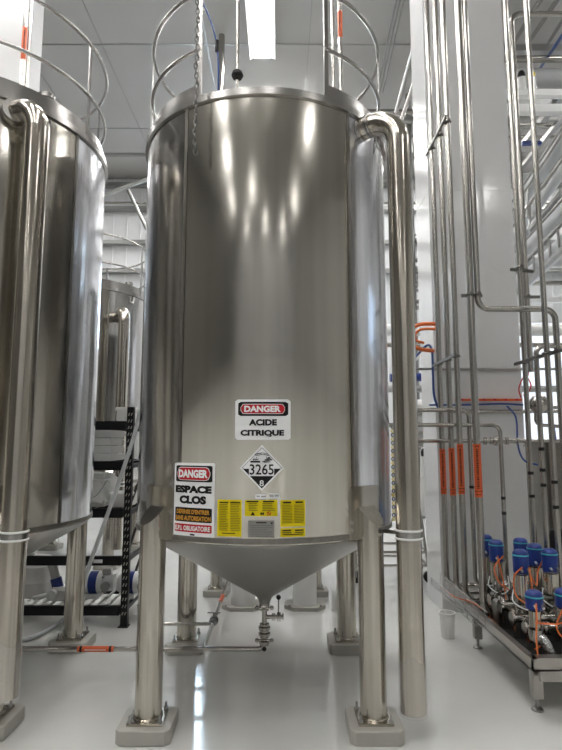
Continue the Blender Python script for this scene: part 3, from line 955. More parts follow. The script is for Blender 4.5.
def pump(x, label, z):
    y = 5.3
    t = thing('transfer_pump', label, 'pump', (x, y, z))
    MB().lathe([(0, -.13), (.085, -.13), (.098, -.11), (.098, .02), (.085, .045), (.06, .05), (.06, .1), (0, .1)], (0, 0, 0), 28)  .build('tmp', WHITE) if False else None
    m = MB()
    m.cyl((x - .19, y, z + .125), (x - .02, y, z + .125), .098, n=28).cyl((x - .215, y, z + .125), (x - .19, y, z + .125), .08, n=28)
    m.cyl((x - .02, y, z + .125), (x + .08, y, z + .125), .075, n=24)
    m.box(x - .17, x - .05, y - .09, y + .09, z, z + .04)
    m.build('housing', WHITE, t)
    MB().cyl((x - .14, y, z + .125), (x - .065, y, z + .125), .101, n=28).build('blue_band', BLUE, t)
    m = MB()
    for k in range(8):
        a = 2 * PI * k / 8
        m.cyl((x - .02, y + .088 * math.cos(a), z + .125 + .088 * math.sin(a)), (x + .0, y + .088 * math.cos(a), z + .125 + .088 * math.sin(a)), .009, n=8)
    m.build('flange_bolts', GALV, t)
    MB().cyl((x + .02, y - .07, z + .11), (x + .02, y - .11, z + .11), .04, n=20).build('port', GALV, t)
    MB().box(x - .03, x + .05, y - .04, y + .04, z + .195, z + .255, .008).build('terminal_box', GALV, t)
pump(xat(100) + .04, 'white pump with blue band on the bottom rack shelf, between tank leg and upright', zs[0])
pump(xat(132) + .08, 'second white pump with blue band, half hidden by the rack upright', zs[0])
t = thing('white_drum', 'white plastic drum with ribbed sides at the far end of the bottom rack shelf', 'drum', (xat(30), 5.36, zs[0]))
MB().lathe([(0, 0), (.14, 0), (.15, .02), (.15, .12), (.155, .13), (.15, .14), (.15, .26), (.155, .27), (.15, .28), (.14, .34), (.06, .36), (0, .36)], (xat(30), 5.36, zs[0]), 28).build('body', PLASTIC, t)
MB().lathe([(0, 0), (.04, 0), (.04, .03), (0, .03)], (xat(30) - .06, 5.36, zs[0] + .35), 16).build('cap', GALV, t)
x = xat(62)
t = thing('dosing_pump', 'small white pump with blue collar and tilted grey cap on the bottom rack shelf', 'pump', (x, 5.2, zs[0]))
MB().box(x - .06, x + .10, 5.12, 5.30, zs[0], zs[0] + .12, .02).cyl((x - .02, 5.1, zs[0] + .07), (x - .02, 5.06, zs[0] + .07), .045).build('housing', WHITE, t)
MB().cyl((x - .01, 5.2, zs[0] + .09), (x - .04, 5.2, zs[0] + .19), .05).build('collar', BLUE, t)
MB().cyl((x - .04, 5.2, zs[0] + .19), (x - .08, 5.2, zs[0] + .32), .042).build('cap', GALV, t)
m = MB().cyl((x + .1, 5.2, zs[0] + .08), (x + .24, 5.15, zs[0] + .15), .022).cyl((x - .06, 5.15, zs[0] + .06), (x - .2, 5.12, zs[0] + .03), .02)
m.build('pipe_stub', WHITE, t)

# clear hose
hp = [V((-.72, 4.56, 4.05)), V((-.86, 4.72, 3.6)), V((-1.06, 4.93, 2.9)), atY(147, 372, 4.92), atY(137, 425, 4.90), atY(118, 485, 4.88), atY(100, 535, 4.86), atY(86, 575, 4.84), atY(76, 605, 4.82), atZ(60, 622, .03), atZ(40, 634, .022), atZ(18, 641, .022), atZ(-10, 646, .022)]
o = MB().curve(hp, .018, n=12).build('clear_hose', HOSE); tag(o, 'cloudy clear hose slanting down across the black rack onto the floor', 'hose')

# ------------------------------------------------------------------ white panelled shafts
def shaft(name, x0, x1, y0, y1, joints):
    m = MB()
    z = 0
    for zj in joints + [ZC]:
        m.box(x0, x1, y0, y1, z + .002, zj - .002, .003)
        z = zj
    m.box(x0 + .003, x1 - .003, y0 + .003, y1 - .003, 0, ZC)
    return struct(name, m, COLW)
shaft('wall_shaft_right', 1.535, 2.40, 5.45, 5.98, [1.35, 4.2])
cl = atY(22, 45, 5.95).x
shaft('wall_shaft_left', cl - .95, cl, 5.95, 6.45, [2.4, 4.6, 6.8])

# ------------------------------------------------------------------ steel risers in front of the right shaft
def riser(label, pts, r, bend, mk=None, rings=()):
    t = thing('process_pipe', label, 'pipe', V(pts[-1]))
    MB().tube(pts, r, bend, n=16).build('tube', PIPE, t)
    if mk: marker(t, *mk, r)
    for x, y, z in rings:
        MB().lathe([(r, z - .012), (r + .002, z - .012), (r + .002, z + .012), (r, z + .012)], (x, y, 0), 16).build('black_band', RUBBER, t)
    return t
SKX = 1.54
def rx(px, Y): return atY(px, 442, Y).x
TOPZ = 7.9
zel = .30
for nme, px, Y, my0, my1, lab in (('a', 442, 5.22, 449, 494, 'first from the white bucket side'), ('b', 451.2, 4.98, 448, 495, 'second from the bucket side'), ('c', 459.8, 4.76, 444, 494, 'third from the bucket side')):
    X = rx(px, Y)
    riser('orange banded steel riser in front of the white shaft, ' + lab, [(X, Y, TOPZ), (X, Y, zel), (X + {'a': .62, 'b': .40, 'c': .18}[nme], Y, zel), (X + {'a': .62, 'b': .40, 'c': .18}[nme], 4.3, zel)], .0255, .09, (X, Y, atY(px, my1, Y).z, atY(px, my0, Y).z))
    if nme == 'a': Xa = X
    if nme == 'c': Xc = X
Yd = 4.3; Xd = rx(476.6, Yd)
riser('thickest orange banded steel riser, nearest to the blue capped valves', [(Xd, Yd, TOPZ), (Xd, Yd, .315), (Xd + .85, Yd, .315)], .028, .10, (Xd, Yd, atY(477, 497, Yd).z, atY(477, 444, Yd).z))
# e: comes down, runs along in front of the shaft and drops again at the picture edge
Ye = Yd
xe = rx(484, Ye)
ze = atY(515, 309, Ye).z; xe2 = atY(556, 330, Ye).x
riser('steel pipe that jogs sideways across the white shaft and drops near the picture edge', [(xe, Ye, TOPZ), (xe, Ye, ze), (xe2, Ye, ze), (xe2, Ye, .36), (xe2 + .3, Ye, .36)], .024, .09)
# d2: from the level pipe behind, bends and drops
Y2 = 4.9
p = atY(440, 410, Y2); q = atY(471, 470, Y2)
riser('slim steel pipe bending down between the third and the thickest orange banded riser', [(atY(398, 410, Y2).x, Y2, p.z), (q.x, Y2, p.z), (q.x, Y2, .38), (q.x + .4, Y2, .38)], .019, .07, None, [(q.x, Y2, atY(474, 487, Y2).z)])
Y3 = 4.8
p = atY(480, 425, Y3); q = atY(502, 470, Y3)
riser('slim steel pipe with two black bands bending down behind the blue caps', [(atY(388, 425, 4.8).x, Y3, p.z), (q.x, Y3, p.z), (q.x, Y3, .40), (q.x + .3, Y3, .40)], .018, .07, None, [(q.x, Y3, atY(505, 498, Y3).z), (q.x, Y3, atY(507, 513, Y3).z)])
# g, h, i on the right
Yg, Yh, Yi = 4.62, 4.30, 4.12
Xg, Xh, Xi = rx(529, Yg), rx(541, Yh), rx(552.2, Yi)
riser('tall steel riser with two black bands at the outer edge of the white shaft', [(Xg, Yg, TOPZ), (Xg, Yg, .42), (Xg + .3, Yg, .42)], .021, .07, None, [(Xg, Yg, atY(531, 473, Yg).z), (Xg, Yg, atY(532, 496, Yg).z)])
zh = atY(545, 346, Yh).z
riser('short steel riser with three black bands starting from a bend below the long sideways pipe', [(Xh + .9, Yh, zh), (Xh, Yh, zh), (Xh, Yh, .42), (Xh + .3, Yh, .42)], .020, .07, None, [(Xh, Yh, atY(540, y_, Yh).z) for y_ in (449, 470, 485)])
riser('tall bright steel riser with two black bands standing free in front of the pipe racks', [(Xi, Yi, TOPZ), (Xi, Yi, .42), (Xi + .3, Yi, .42)], .021, .07, None, [(Xi, Yi, atY(554, 482, Yi).z), (Xi, Yi, atY(556, 507, Yi).z)])
Yj = 4.95
pj = atY(511, 14, Yj)
riser('steel riser bending off towards the picture edge near the top', [(pj.x + 2.2, Yj, pj.z), (pj.x + .0, Yj, pj.z), (pj.x, Yj, atY(526, 372, Yj).z)], .026, .09)

def bracket(label, p0, p1, w=.03, clips=()):
    t = thing('pipe_bracket', label, 'bracket', (V(p0) + V(p1)) / 2, 'pipe brackets')
    MB().bar(p0, p1, w * .75, .024).build('channel', BRKT, t, smooth=False)
    for c_ in clips:
        m = MB().torus(c_, .032, .006)
        m.box(c_[0] - .012, c_[0] + .012, c_[1] - .05, c_[1] - .03, c_[2] - .012, c_[2] + .012)
        m.build('clip', BRKT, t)
    return t
zb1 = atY(437, 365, 5.3).z
zb2 = atY(430, 153, 5.3).z
Xb = rx(451.2, 4.98)
for zz, nm_ in ((zb1, 'lower'), (zb2, 'upper')):
    bracket('%s slanted-looking channel clamping the three orange banded risers' % nm_, (Xb - .035, 5.34, zz), (Xb - .035, 4.66, zz), .028, [(rx(px, Y), Y, zz) for px, Y in ((442, 5.22), (451.2, 4.98), (459.8, 4.76))])
zz = atY(470, 297, Yd).z + .02
bracket('short clamp joining the thickest riser and the jogging pipe', (Xd - .06, Yd + .035, zz), (xe + .05, Yd + .035, zz), .028, [(Xd, Yd, zz), (xe, Yd, zz)])
zz = atY(520, 364, 4.7).z
bracket('channel clamping the black banded risers beside the window', (Xg - .04, 4.72, zz), (Xi + .04, 3.98, zz), .03, [(Xg, Yg, zz), (Xh, Yh, zz), (Xi, Yi, zz)])
zz = atY(519, 268, Yg).z
bracket('small clamp high on the outer shaft risers', (Xg - .06, Yg + .04, zz), (Xg + .16, Yg + .1, zz), .028, [(Xg, Yg, zz)])
zz = atY(526, 297, Yj).z
bracket('small clamp just above the long sideways pipe', (pj.x - .05, Yj, zz), (pj.x + .12, Yj, zz), .03, [(pj.x, Yj, zz)])

# level conduit, cable tray, cable bundle and valve line on the shaft face
Ys = 5.436
z = atY(480, 369, Ys).z
o = MB().cyl((atY(397, 369, Ys).x, Ys, z), (4.2, Ys, z), .0135).build('conduit', PIPE_D); tag(o, 'thin level conduit crossing the white shaft', 'pipe')
z = atY(490, 400, Ys).z
t = MB().bar((rx(456, Ys), Ys - .02, z), (rx(523, Ys), Ys - .02, z), .03, .022).build('cable_tray', ORANGE, smooth=False); tag(t, 'narrow orange cable channel fixed across the white shaft', 'channel')
m = MB()
for i in range(6):
    xx = rx(462 + i * 11, Ys); m.box(xx - .012, xx + .012, Ys - .05, Ys - .044, z - .01, z + .01)
m.build('clip', RED, t, smooth=False)
o = MB().curve([(rx(430, Ys), Ys - .02, atY(430, 405, Ys).z), (rx(470, Ys), Ys - .03, atY(470, 405, Ys).z), (rx(500, Ys), Ys - .03, atY(500, 404, Ys).z), (rx(524, Ys), Ys - .02, atY(524, 405, Ys).z)], .009).build('blue_cable', BLUEC)
tag(o, 'blue cable running just below the orange cable channel', 'cable')
o = MB().curve([atY(507, 406, 5.3), atY(516, 418, 5.25), atY(518, 445, 5.2), atY(524, 460, 5.15), atY(538, 465, 5.1)], .009).build('blue_cable', BLUEC)
tag(o, 'blue cable drooping from the level pipe down to the black banded risers', 'cable')
o = MB().cyl((rx(452, 5.36), 5.432, atY(452, 411, 5.36).z), (4.0, 5.432, atY(452, 411, 5.36).z), .018).build('level_pipe', PIPE); tag(o, 'level steel pipe right under the blue cable on the shaft', 'pipe')
z = atY(495, 441, 5.2).z
t = thing('valve_line', 'level steel line with a small clamped valve crossing low on the white shaft', 'pipe', (rx(495, 5.2), 5.2, z))
MB().cyl((rx(402, 5.2), 5.2, z), (4.0, 5.2, z), .018).build('tube', PIPE, t)
m = MB().sphere((rx(496, 5.2), 5.2, z), .045).cyl((rx(496, 5.2) - .12, 5.2, z), (rx(496, 5.2) + .21, 5.2, z), .022)
for d_ in (-.11, -.095, -.05, .05, .095, .11, .2):
    m.cyl((rx(496, 5.2) + d_ - .006, 5.2, z), (rx(496, 5.2) + d_ + .006, 5.2, z), .034)
m.build('valve_body', PIPE, t)
m = MB()
for d_ in (-.22, .26):
    xx = rx(496, 5.2) + d_
    m.cyl((xx, 5.2, z), (xx, 5.14, z - .03), .01, n=8).bar((xx - .03, 5.14, z - .045), (xx + .03, 5.14, z - .015), .012, .012)
m.build('wing_nut', PIPE, t)
# round valve above it, at the end of the cable channel
c0 = atY(539, 405, 4.75)
t = thing('regulator', 'round steel regulator between the black banded risers', 'valve', c0)
m = MB().lathe([(0, -.07), (.05, -.065), (.085, -.02), (.085, .03), (.05, .075), (0, .085)], c0, 24).build('housing', PIPE, t)
MB().cyl(c0 + V((-.12, 0, -.02)), c0 + V((.25, 0, -.02)), .016).build('tube', PIPE, t)
MB().tube([c0 + V((-.03, 0, -.06)), c0 + V((-.04, 0, -.17)), c0 + V((.25, 0, -.19))], .015, .05).build('elbow', PIPE, t)
MB().curve([c0 + V((.06, -.03, -.06)), c0 + V((.09, -.04, -.16)), c0 + V((.11, -.03, -.3))], .01).build('blue_lead', BLUEC, t)
o = MB().curve([atY(521, 398, 5.2), atY(519, 388, 5.2), atY(525, 376, 5.2), atY(531, 386, 5.2), atY(524, 396, 5.2), atY(529, 370, 5.2)], .006).build('red_cord', RED); tag(o, 'thin coiled red cord at the end of the orange cable channel', 'cord')

# ------------------------------------------------------------------ valve skid
TX0, TX1, TY0, TY1, TZ0, TZ1 = 1.485, 2.75, 3.44, 4.66, .255, .325
sk = thing('valve_skid', 'stainless tray frame on feet carrying the blue capped valves', 'skid', (TX0, TY0, 0))
m = MB().box(TX0, TX1, TY0, TY1, TZ0, TZ0 + .01)
m.box(TX0, TX0 + .012, TY0, TY1, TZ0, TZ1).box(TX1 - .012, TX1, TY0, TY1, TZ0, TZ1).box(TX0, TX1, TY0, TY0 + .012, TZ0, TZ1).box(TX0, TX1, TY1 - .012, TY1, TZ0, TZ1)
m.box(TX0 - .012, TX0 + .03, TY0 - .012, TY1, TZ1, TZ1 + .008).box(TX0, TX1, TY0 - .012, TY0 + .05, TZ1, TZ1 + .008)
m.box(TX0 + .05, TX1 - .05, TY0 + .002, TY0 + .03, TZ0 - .06, TZ0)
m.build('tray', CABM, sk, smooth=False)
MB().box(TX0 + .04, TX1 - .04, TY0 + .06, TY1 - .04, TZ0 + .01, TZ0 + .016).build('dark_tray_sheet', RUBBER, sk, smooth=False)  # black sheet added to darken the tray interior
for X in (TX0 + .06, TX1 - .06):
    for Y in (3.53, 4.54):
        lg = MB().box(X - .03, X + .03, Y - .03, Y + .03, .07, TZ0, .004).build('leg', CABM, sk, smooth=False)
        q = MB().cyl((X, Y, .012), (X, Y, .09), .011).lathe([(.036, 0), (.036, .008), (.02, .02), (0, .02)], (X, Y, 0), 20)
        q.build('foot', PIPE_D, lg)
for Y, z_, r_ in ((4.15, .42, .032), (3.95, .40, .03), (4.36, .41, .03), (3.75, .40, .026)):
    m = MB().cyl((TX0 + .10, Y, z_), (TX1 - .05, Y, z_), r_)
    for X in (1.72, 1.95, 2.2, 2.45):
        m.cyl((X - .02, Y, z_), (X - .006, Y, z_), r_ + .016).cyl((X + .006, Y, z_), (X + .02, Y, z_), r_ + .016)
    m.cyl((TX0 + .095, Y, z_), (TX0 + .11, Y, z_), r_ + .014)
    for X in (1.62, 2.6):
        m.box(X - .02, X + .02, Y - .02, Y + .02, TZ0 + .012, z_ - r_ * .5)
    m.build('manifold', PIPE, sk)
for X in (1.66, 1.86, 2.06):
    m = MB().tube([(X, 3.75, .40), (X, 4.40, .40)], .024)
    m.cyl((X, 3.85, .4), (X, 3.862, .4), .038).cyl((X, 4.25, .4), (X, 4.262, .4), .038)
    m.build('cross_tube', PIPE, sk)

rnd = random.Random(3)
for i in range(16):
    X, Y = rnd.uniform(1.58, 2.3), rnd.uniform(3.62, 4.35)
    z_ = rnd.uniform(.36, .52)
    m = MB()
    if i % 3 == 0:
        m.tube([(X, Y, .275), (X, Y, z_ + .1), (X + .22, Y, z_ + .1), (X + .22, Y, .275)], .014, .05)
        for q in (.5, .8):
            m.cyl((X, Y, .275 + (z_ - .2) * q), (X, Y, .29 + (z_ - .2) * q), .024)
    elif i % 3 == 1:
        m.tube([(X, Y, .275), (X, Y, z_), (X, Y + .25, z_), (X, Y + .25, .275)], .018, .05)
        m.cyl((X, Y + .1, z_), (X, Y + .115, z_), .03).cyl((X, Y + .13, z_), (X, Y + .145, z_), .03)
    else:
        m.cyl((X, Y, .271), (X, Y, z_), .03).cyl((X, Y, z_), (X, Y, z_ + .02), .04).sphere((X, Y, z_ + .02), .034)
    m.build('branch_fitting', PIPE if i % 2 else PIPE_D, sk)

def valve(x, y, zt, label, short=False):
    t = thing('control_valve', label, 'valve', (x, y, .40), 'blue capped control valves')
    rh = .052
    hh = .155 if not short else .11
    MB().lathe([(rh, zt - hh), (rh + .002, zt - .03), (rh - .004, zt - .012), (rh * .6, zt), (0, zt + .002)], (x, y, 0), 24).build('cap', BLUE, t)
    MB().lathe([(rh, zt - .040), (rh + .004, zt - .039), (rh + .004, zt - .031), (rh, zt - .03)], (x, y, 0), 24).build('indicator_ring', CYAN, t)
    zb = zt - hh
    rb = .051 if not short else .036
    za = .55 if not short else .46
    MB().lathe([(0, za), (rb, za), (rb, zb - .012), (rb - .01, zb - .006), (rb - .01, zb), (0, zb)], (x, y, 0), 24).build('actuator', LEG, t)
    m = MB()
    for k in range(3):
        a = 2 * PI * k / 3 + .5
        m.cyl((x + .032 * math.cos(a), y + .032 * math.sin(a), za - .07), (x + .032 * math.cos(a), y + .032 * math.sin(a), za), .008, n=8)
    m.cyl((x, y, za - .07), (x, y, za), .012, n=10)
    m.build('yoke', PIPE, t)
    MB().lathe([(0, za - .165), (.03, za - .16), (.052, za - .125), (.05, za - .095), (.036, za - .085), (.05, za - .082), (.05, za - .066), (0, za - .066)] if not short else
               [(0, za - .085), (.04, za - .08), (.045, za - .04), (.045, za - .015), (0, za - .01)], (x, y, 0), 24).build('body', PIPE, t)
    for q in (.5, -.4):
        MB().cyl((x + rh * q, y - rh * .9, zb + .03), (x + rh * q, y - rh * 1.4, zb + .02), .008, n=8).build('cable_gland', GALV, t)
    return t
VP = {}
for nme, px, py, Y, lab in (('A', 486, 536, 4.62, 'half hidden behind the thickest orange banded riser'), ('B', 496.5, 540, 4.38, 'second in the back row, just past the thickest riser'),
                            ('C', 521, 538, 4.47, 'whose cap peeks out at the back between two slim pipes'), ('D', 520.3, 550, 3.99, 'in the middle row in front of the peeking one'),
                            ('E', 535, 543, 4.23, 'tall in the middle, in front of the black banded risers'), ('F', 549.5, 548, 4.03, 'tall, closest to the picture edge and the steel cabinet')):
    X = atY(px, 555, Y).x
    VP[nme] = (X, Y)
    valve(X, Y, .85, 'blue capped steel valve ' + lab)
VP['G'] = (atY(534, 598, 3.60).x, 3.60); VP['H'] = (atY(564, 598, 3.64).x, 3.64)
valve(*VP['G'], .675, 'low short blue capped valve at the tray front corner, above the foil sleeve', True)
valve(*VP['H'], .675, 'low short blue capped valve cut off by the picture edge', True)
gx, gy = VP['G']
o = MB().curve([(gx + .01, gy, .37), (gx + .03, gy - .03, .42) if False else (gx + .015, gy - .02, .40), (gx + .035, gy - .04, .38), (gx + .055, gy - .05, .33), (gx + .065, gy - .05, .285)], .030, n=16).build('foil_sleeve', FOIL)
tag(o, 'crinkled silver foil sleeve below the low blue capped valve', 'sleeve')

# orange cables
def cable(label, pts, r=.0055):
    o = MB().curve(pts, r, n=8).build('orange_cable', ORANGEC); return tag(o, label, 'cable', 'orange valve cables')
def zc(n, dx_=0, dz=0, dy_=-.07): return V((VP[n][0] + dx_, VP[n][1] + dy_, dz))
cable('orange cable from the second back valve down to the manifold', [zc('B', -.02, .745), zc('B', .0, .62, -.085), zc('B', .02, .50, -.08), zc('B', .035, .40, -.06)])
cable('orange cable curling around the body of the second back valve', [zc('B', .026, .745), zc('B', -.05, .66, -.08), zc('B', -.03, .56, -.1), zc('B', .05, .5, -.08)])
cable('orange cable looping beside the middle row valve', [zc('D', -.02, .745), zc('D', -.075, .68, -.06), zc('D', -.07, .56, -.06), zc('D', .0, .50, -.08)])
cable('long orange cable from the middle row valve to the tray edge', [zc('D', .026, .745), zc('D', .03, .62, -.09), zc('D', .02, .48, -.12), zc('D', .01, .38, -.17), zc('D', -.03, .32, -.3), zc('D', -.08, .30, -.33)])
cable('orange cable strung from the middle row valve to its tall neighbour', [zc('D', .03, .70), zc('D', .08, .62, -.05), zc('E', -.02, .66, -.075), zc('E', .02, .74)])
cable('orange cable hanging from the low corner valve straight to the tray rim', [zc('G', -.02, .615), zc('G', -.025, .52, -.08), zc('G', -.035, .42, -.08), zc('G', -.04, .34, -.10), zc('G', -.035, .275, -.11)])
cable('orange cable running from the low corner valve to the picture edge', [zc('G', -.03, .50), zc('G', .05, .49, -.05), zc('G', .12, .485, -.04), zc('H', -.02, .50, -.07), zc('H', .1, .52, -.05)])
cable('orange cable looping below the cut off low valve', [zc('H', -.02, .615), zc('H', -.08, .47, -.05), zc('H', -.05, .40, -.07), zc('H', .05, .40, -.05)])
cable('orange cable lying along the inner edge of the tray', [(TX0 - .06, 5.1, .32), (TX0 - .05, 4.75, .33), (TX0 + .04, 4.5, .34), (TX0 + .07, 4.2, .30), (TX0 + .06, 3.9, .29), (TX0 + .07, 3.65, .285)], .004)
for i, (n_, lab) in enumerate((('A', 'hidden back valve'), ('B', 'second back valve'), ('D', 'middle row valve'), ('E', 'tall middle valve'), ('F', 'tall valve by the steel cabinet'))):
    o = MB().curve([zc(n_, -.06, .58, .0), zc(n_, -.09, .52, -.06), zc(n_, -.02, .475, -.1), zc(n_, .06, .50, -.06), zc(n_, .08, .58, 0)], .0045, n=8).build('air_hose', HOSE)
    tag(o, 'thin clear air hose slung round the %s' % lab, 'hose', 'clear air hoses on the valves')
# wire basket beside the tray, cable conduit
t = MB()
for i in range(9):
    Y = 5.25 - i * .14
    t.tube([(TX0 - .02, Y, .40), (TX0 - .02, Y, .30), (TX0 - .10, Y, .30), (TX0 - .10, Y, .36)], .003, n=6)
for X, Z in ((-.02, .40), (-.02, .30), (-.06, .30), (-.10, .30), (-.10, .36)):
    t.cyl((TX0 + X, 5.3, Z), (TX0 + X, 4.08, Z), .003, n=6)
t = t.build('wire_tray', GALV); tag(t, 'wire mesh cable tray along the back of the valve skid', 'tray')

# white bucket
bk_ = atZ(450, 640, 0)
t = thing('bucket', 'white plastic bucket with flared rim at the foot of the white shaft', 'bucket', (bk_.x, bk_.y + .06, 0))
bx_, by_ = bk_.x, bk_.y + .06
MB().lathe([(0, .004), (.046, .004), (.05, 0), (.053, .02), (.062, .185), (.07, .19), (.07, .2), (.058, .2), (.046, .03), (0, .02)], (bx_, by_, 0), 28).build('tub', PLASTIC, t)
m = MB().tube([(bx_ - .064, by_, .19), (bx_ - .12, by_ - .01, .215), (bx_ - .062, by_ - .03, .195)], .006, .02)
m.build('handle', PLASTIC, t)
MB().box(bx_ - .03, bx_ - .012, by_ - .062, by_ - .05, .04, .16).build('side_rib', PLASTIC, t, smooth=False)

# stainless cabinet at the right edge
t = thing('steel_cabinet', 'brushed steel cabinet at the picture edge behind the black banded risers', 'cabinet', (3.15, 5.5, 0))
MB().box(2.62, 3.7, 5.5, 6.1, .12, 1.63, .008).build('body', CABD, t, smooth=False)
d = MB().box(2.64, 3.15, 5.482, 5.5, .16, 1.59, .004).build('door', CABD, t, smooth=False)
MB().box(3.09, 3.11, 5.455, 5.482, .8, .95).build('handle', PIPE, d, smooth=False)
d = MB().box(3.17, 3.68, 5.482, 5.5, .16, 1.59, .004).build('door', CABD, t, smooth=False)
MB().box(3.21, 3.23, 5.455, 5.482, .8, .95).build('handle', PIPE, d, smooth=False)
for X in (2.68, 3.62):
    for Y in (5.56, 6.04):
        MB().cyl((X, Y, 0), (X, Y, .12), .025).build('leg', PIPE, t)
o = MB().lathe([(0, 0), (.07, 0), (.08, .1), (.06, .17), (0, .19)], (rx(553, 4.6), 4.6, .72), 20).cyl((rx(553, 4.6), 4.6, .42), (rx(553, 4.6), 4.6, .73), .03).build('motor', RUBBER)
tag(o, 'dark rounded motor head between the risers behind the tallest valve', 'motor')

# ------------------------------------------------------------------ trolley and equipment in the gap left of the shaft
Yc = 6.55
c0, c1 = atY(356, 570, Yc).x, atY(429, 570, Yc).x
t = thing('steel_trolley', 'stainless tube trolley on black casters behind the hanging pipe', 'trolley', ((c0 + c1) / 2, Yc, 0))
for zz in (.19, .34):
    m = MB()
    for Y in (Yc, Yc + .55):
        m.cyl((c0, Y, zz), (c1, Y, zz), .016)
    m.cyl((c0, Yc, zz), (c0, Yc + .55, zz), .016).cyl((c1, Yc, zz), (c1, Yc + .55, zz), .016)
    m.build('rail', PIPE, t)
for X, lean in ((c0, .0), (c1, -.11)):
    for Y in (Yc, Yc + .55):
        MB().cyl((X, Y, .12), (X + lean, Y, 1.0), .016).build('upright', PIPE, t)
        w_ = MB().cyl((X, Y - .02, .065), (X, Y + .02, .065), .065, n=24).build('caster', RUBBER, t)
        m = MB().bar((X, Y - .026, .065), (X, Y - .026, .16), .03, .006).bar((X, Y + .026, .065), (X, Y + .026, .16), .03, .006).box(X - .03, X + .03, Y - .03, Y + .03, .13, .15)
        m.build('fork', GALV, w_)
m = MB().box(c0 - .02, c1 - .08, Yc - .02, Yc + .57, .98, 1.01)
m.build('top_tray', CABM, t, smooth=False)

Yq = 7.3
t = thing('equipment_bench', 'white and steel filling bench seen in the gap beside the hanging pipe', 'bench', (atY(410, 450, Yq).x, Yq, 0))
xa_, xb_ = atY(396, 430, Yq).x, atY(442, 430, Yq).x
for py_ in (412, 424, 433, 442, 446):
    z = atY(420, py_, Yq).z
    MB().box(xa_, xb_, Yq, Yq + .05, z - .02, z + .02).build('cross_bar', PIPE, t, smooth=False)
MB().box(xa_, xb_, Yq + .05, Yq + .1, atY(420, 446, Yq).z, atY(420, 412, Yq).z).build('panel', PAPER, t, smooth=False)
for X in (xa_ + .02, xb_ - .02):
    MB().box(X - .025, X + .025, Yq + .05, Yq + .1, 0, atY(420, 446, Yq).z).build('leg', PIPE, t, smooth=False)
za_ = atY(420, 406, Yq).z
t = thing('air_cylinder', 'fat white cylinder lying level on the filling bench', 'cylinder', (xa_, Yq, za_))
m = MB().cyl((xa_, Yq - .02, za_ + .02), (xb_ - .05, Yq - .02, za_ + .02), .065, n=24).sphere((xb_ - .05, Yq - .02, za_ + .02), .065, 16)
m.build('tube', WHITE, t)
MB().cyl((atY(428, 405, Yq).x, Yq - .09, za_ + .02), (atY(428, 405, Yq).x, Yq - .07, za_ + .02), .018).build('port', RUBBER, t)
def whitepipe(label, pts, r):
    o = MB().tube([atY(a, b, 7.22) for a, b in pts], r, .08, n=16).build('plastic_pipe', PLASTIC); tag(o, label, 'pipe')
whitepipe('white plastic pipe stub bending below the filling bench, nearer the risers', [(434, 455), (434, 476), (421, 476)], .05)
whitepipe('white plastic pipe dropping beside the bent stub below the filling bench', [(424, 450), (424, 490), (421, 515)], .05)
for i, (px, py) in enumerate(((425, 453), (434, 453))):
    o = MB().lathe([(0, -.05), (.05, -.04), (.055, .02), (.03, .06), (0, .06)], atY(px, py, 7.13), 16).build('shut_off_knob', RUBBER); tag(o, 'round black knob on the white plastic pipe %s' % ('that drops straight', 'that bends')[i], 'knob')
m = MB()
for i in range(7):
    p = atY(425 + (i * 37) % 11, 490 + i * 4.5, 7.4)
    m.cyl(p + V((-.06, 0, 0)), p + V((.07, 0, .02 * (i % 3))), .022)
m.cyl(atY(428, 486, 7.4), atY(428, 525, 7.4), .03)
m.tube([atY(428, 520, 7.4), V((atY(428, 520, 7.4).x, 7.4, 0))], .02)
o = m.build('dark_fitting', PIPE_D); tag(o, 'cluster of dark pipe fittings on a stand under the white plastic pipes', 'fitting')
t = MB().curve([atY(436, 324, 5.38), atY(424, 324, 5.38), atY(416, 326, 5.38), atY(411, 331, 5.38), atY(410, 338, 5.38), atY(413, 345, 5.38), atY(420, 349, 5.38), atY(434, 351, 5.38)], .02, n=10).build('orange_hose', ORANGEC); tag(t, 'thick orange hose looped at the edge of the white shaft, outermost coil', 'hose')
t = MB().curve([atY(436, 329, 5.34), atY(424, 329, 5.34), atY(418, 331, 5.34), atY(415, 336, 5.34), atY(417, 341, 5.34), atY(424, 343, 5.34)], .014, n=10).build('orange_hose', ORANGEC); tag(t, 'thinner orange hose loop inside the thick one at the shaft edge', 'hose')
t = MB().curve([atY(411, 362, 5.4), atY(420, 352, 5.4), atY(428, 345, 5.4), atY(432, 352, 5.38), atY(433, 375, 5.38), atY(434, 395, 5.38), atY(438, 408, 5.38)], .012, n=10).build('blue_hose', BLUEC); tag(t, 'dark blue hose drooping at the corner of the white shaft', 'hose')
t = MB().cyl(atY(390, 378, 7.33), atY(430, 377, 7.33), .055).build('blue_hose', BLUE); tag(t, 'short level blue hose above the filling bench', 'hose')
for i, (py, r_) in enumerate(((330, .09), (345, .035), (389, .05))):
    o = MB().cyl((.9, 8.2, atY(384, py, 8.2).z), (X1, 8.2, atY(384, py, 8.2).z), r_, n=20).build('level_duct', (WHITE, PIPE, GALV)[i])
    tag(o, '%s behind the hanging pipe, seen left of the white shaft' % ('wide white level duct', 'thin steel level pipe under it', 'grey level pipe lowest of three')[i], 'pipe')
o = MB().bar(atY(404, 372, 7.8), atY(424, 350, 7.8), .05, .05).build('slanted_bar', WHITE, smooth=False); tag(o, 'white slanted bar under the wide white duct', 'bar')
m = MB()
for i in range(14):
    p = atY(405 + random.random() * 16, 235 + i * 6, 9.5)
    q = p + V((random.uniform(-.5, .5), random.uniform(-.2, .2), random.uniform(-.15, .15)))
    m.cyl(p, q, random.uniform(.015, .05), n=8)
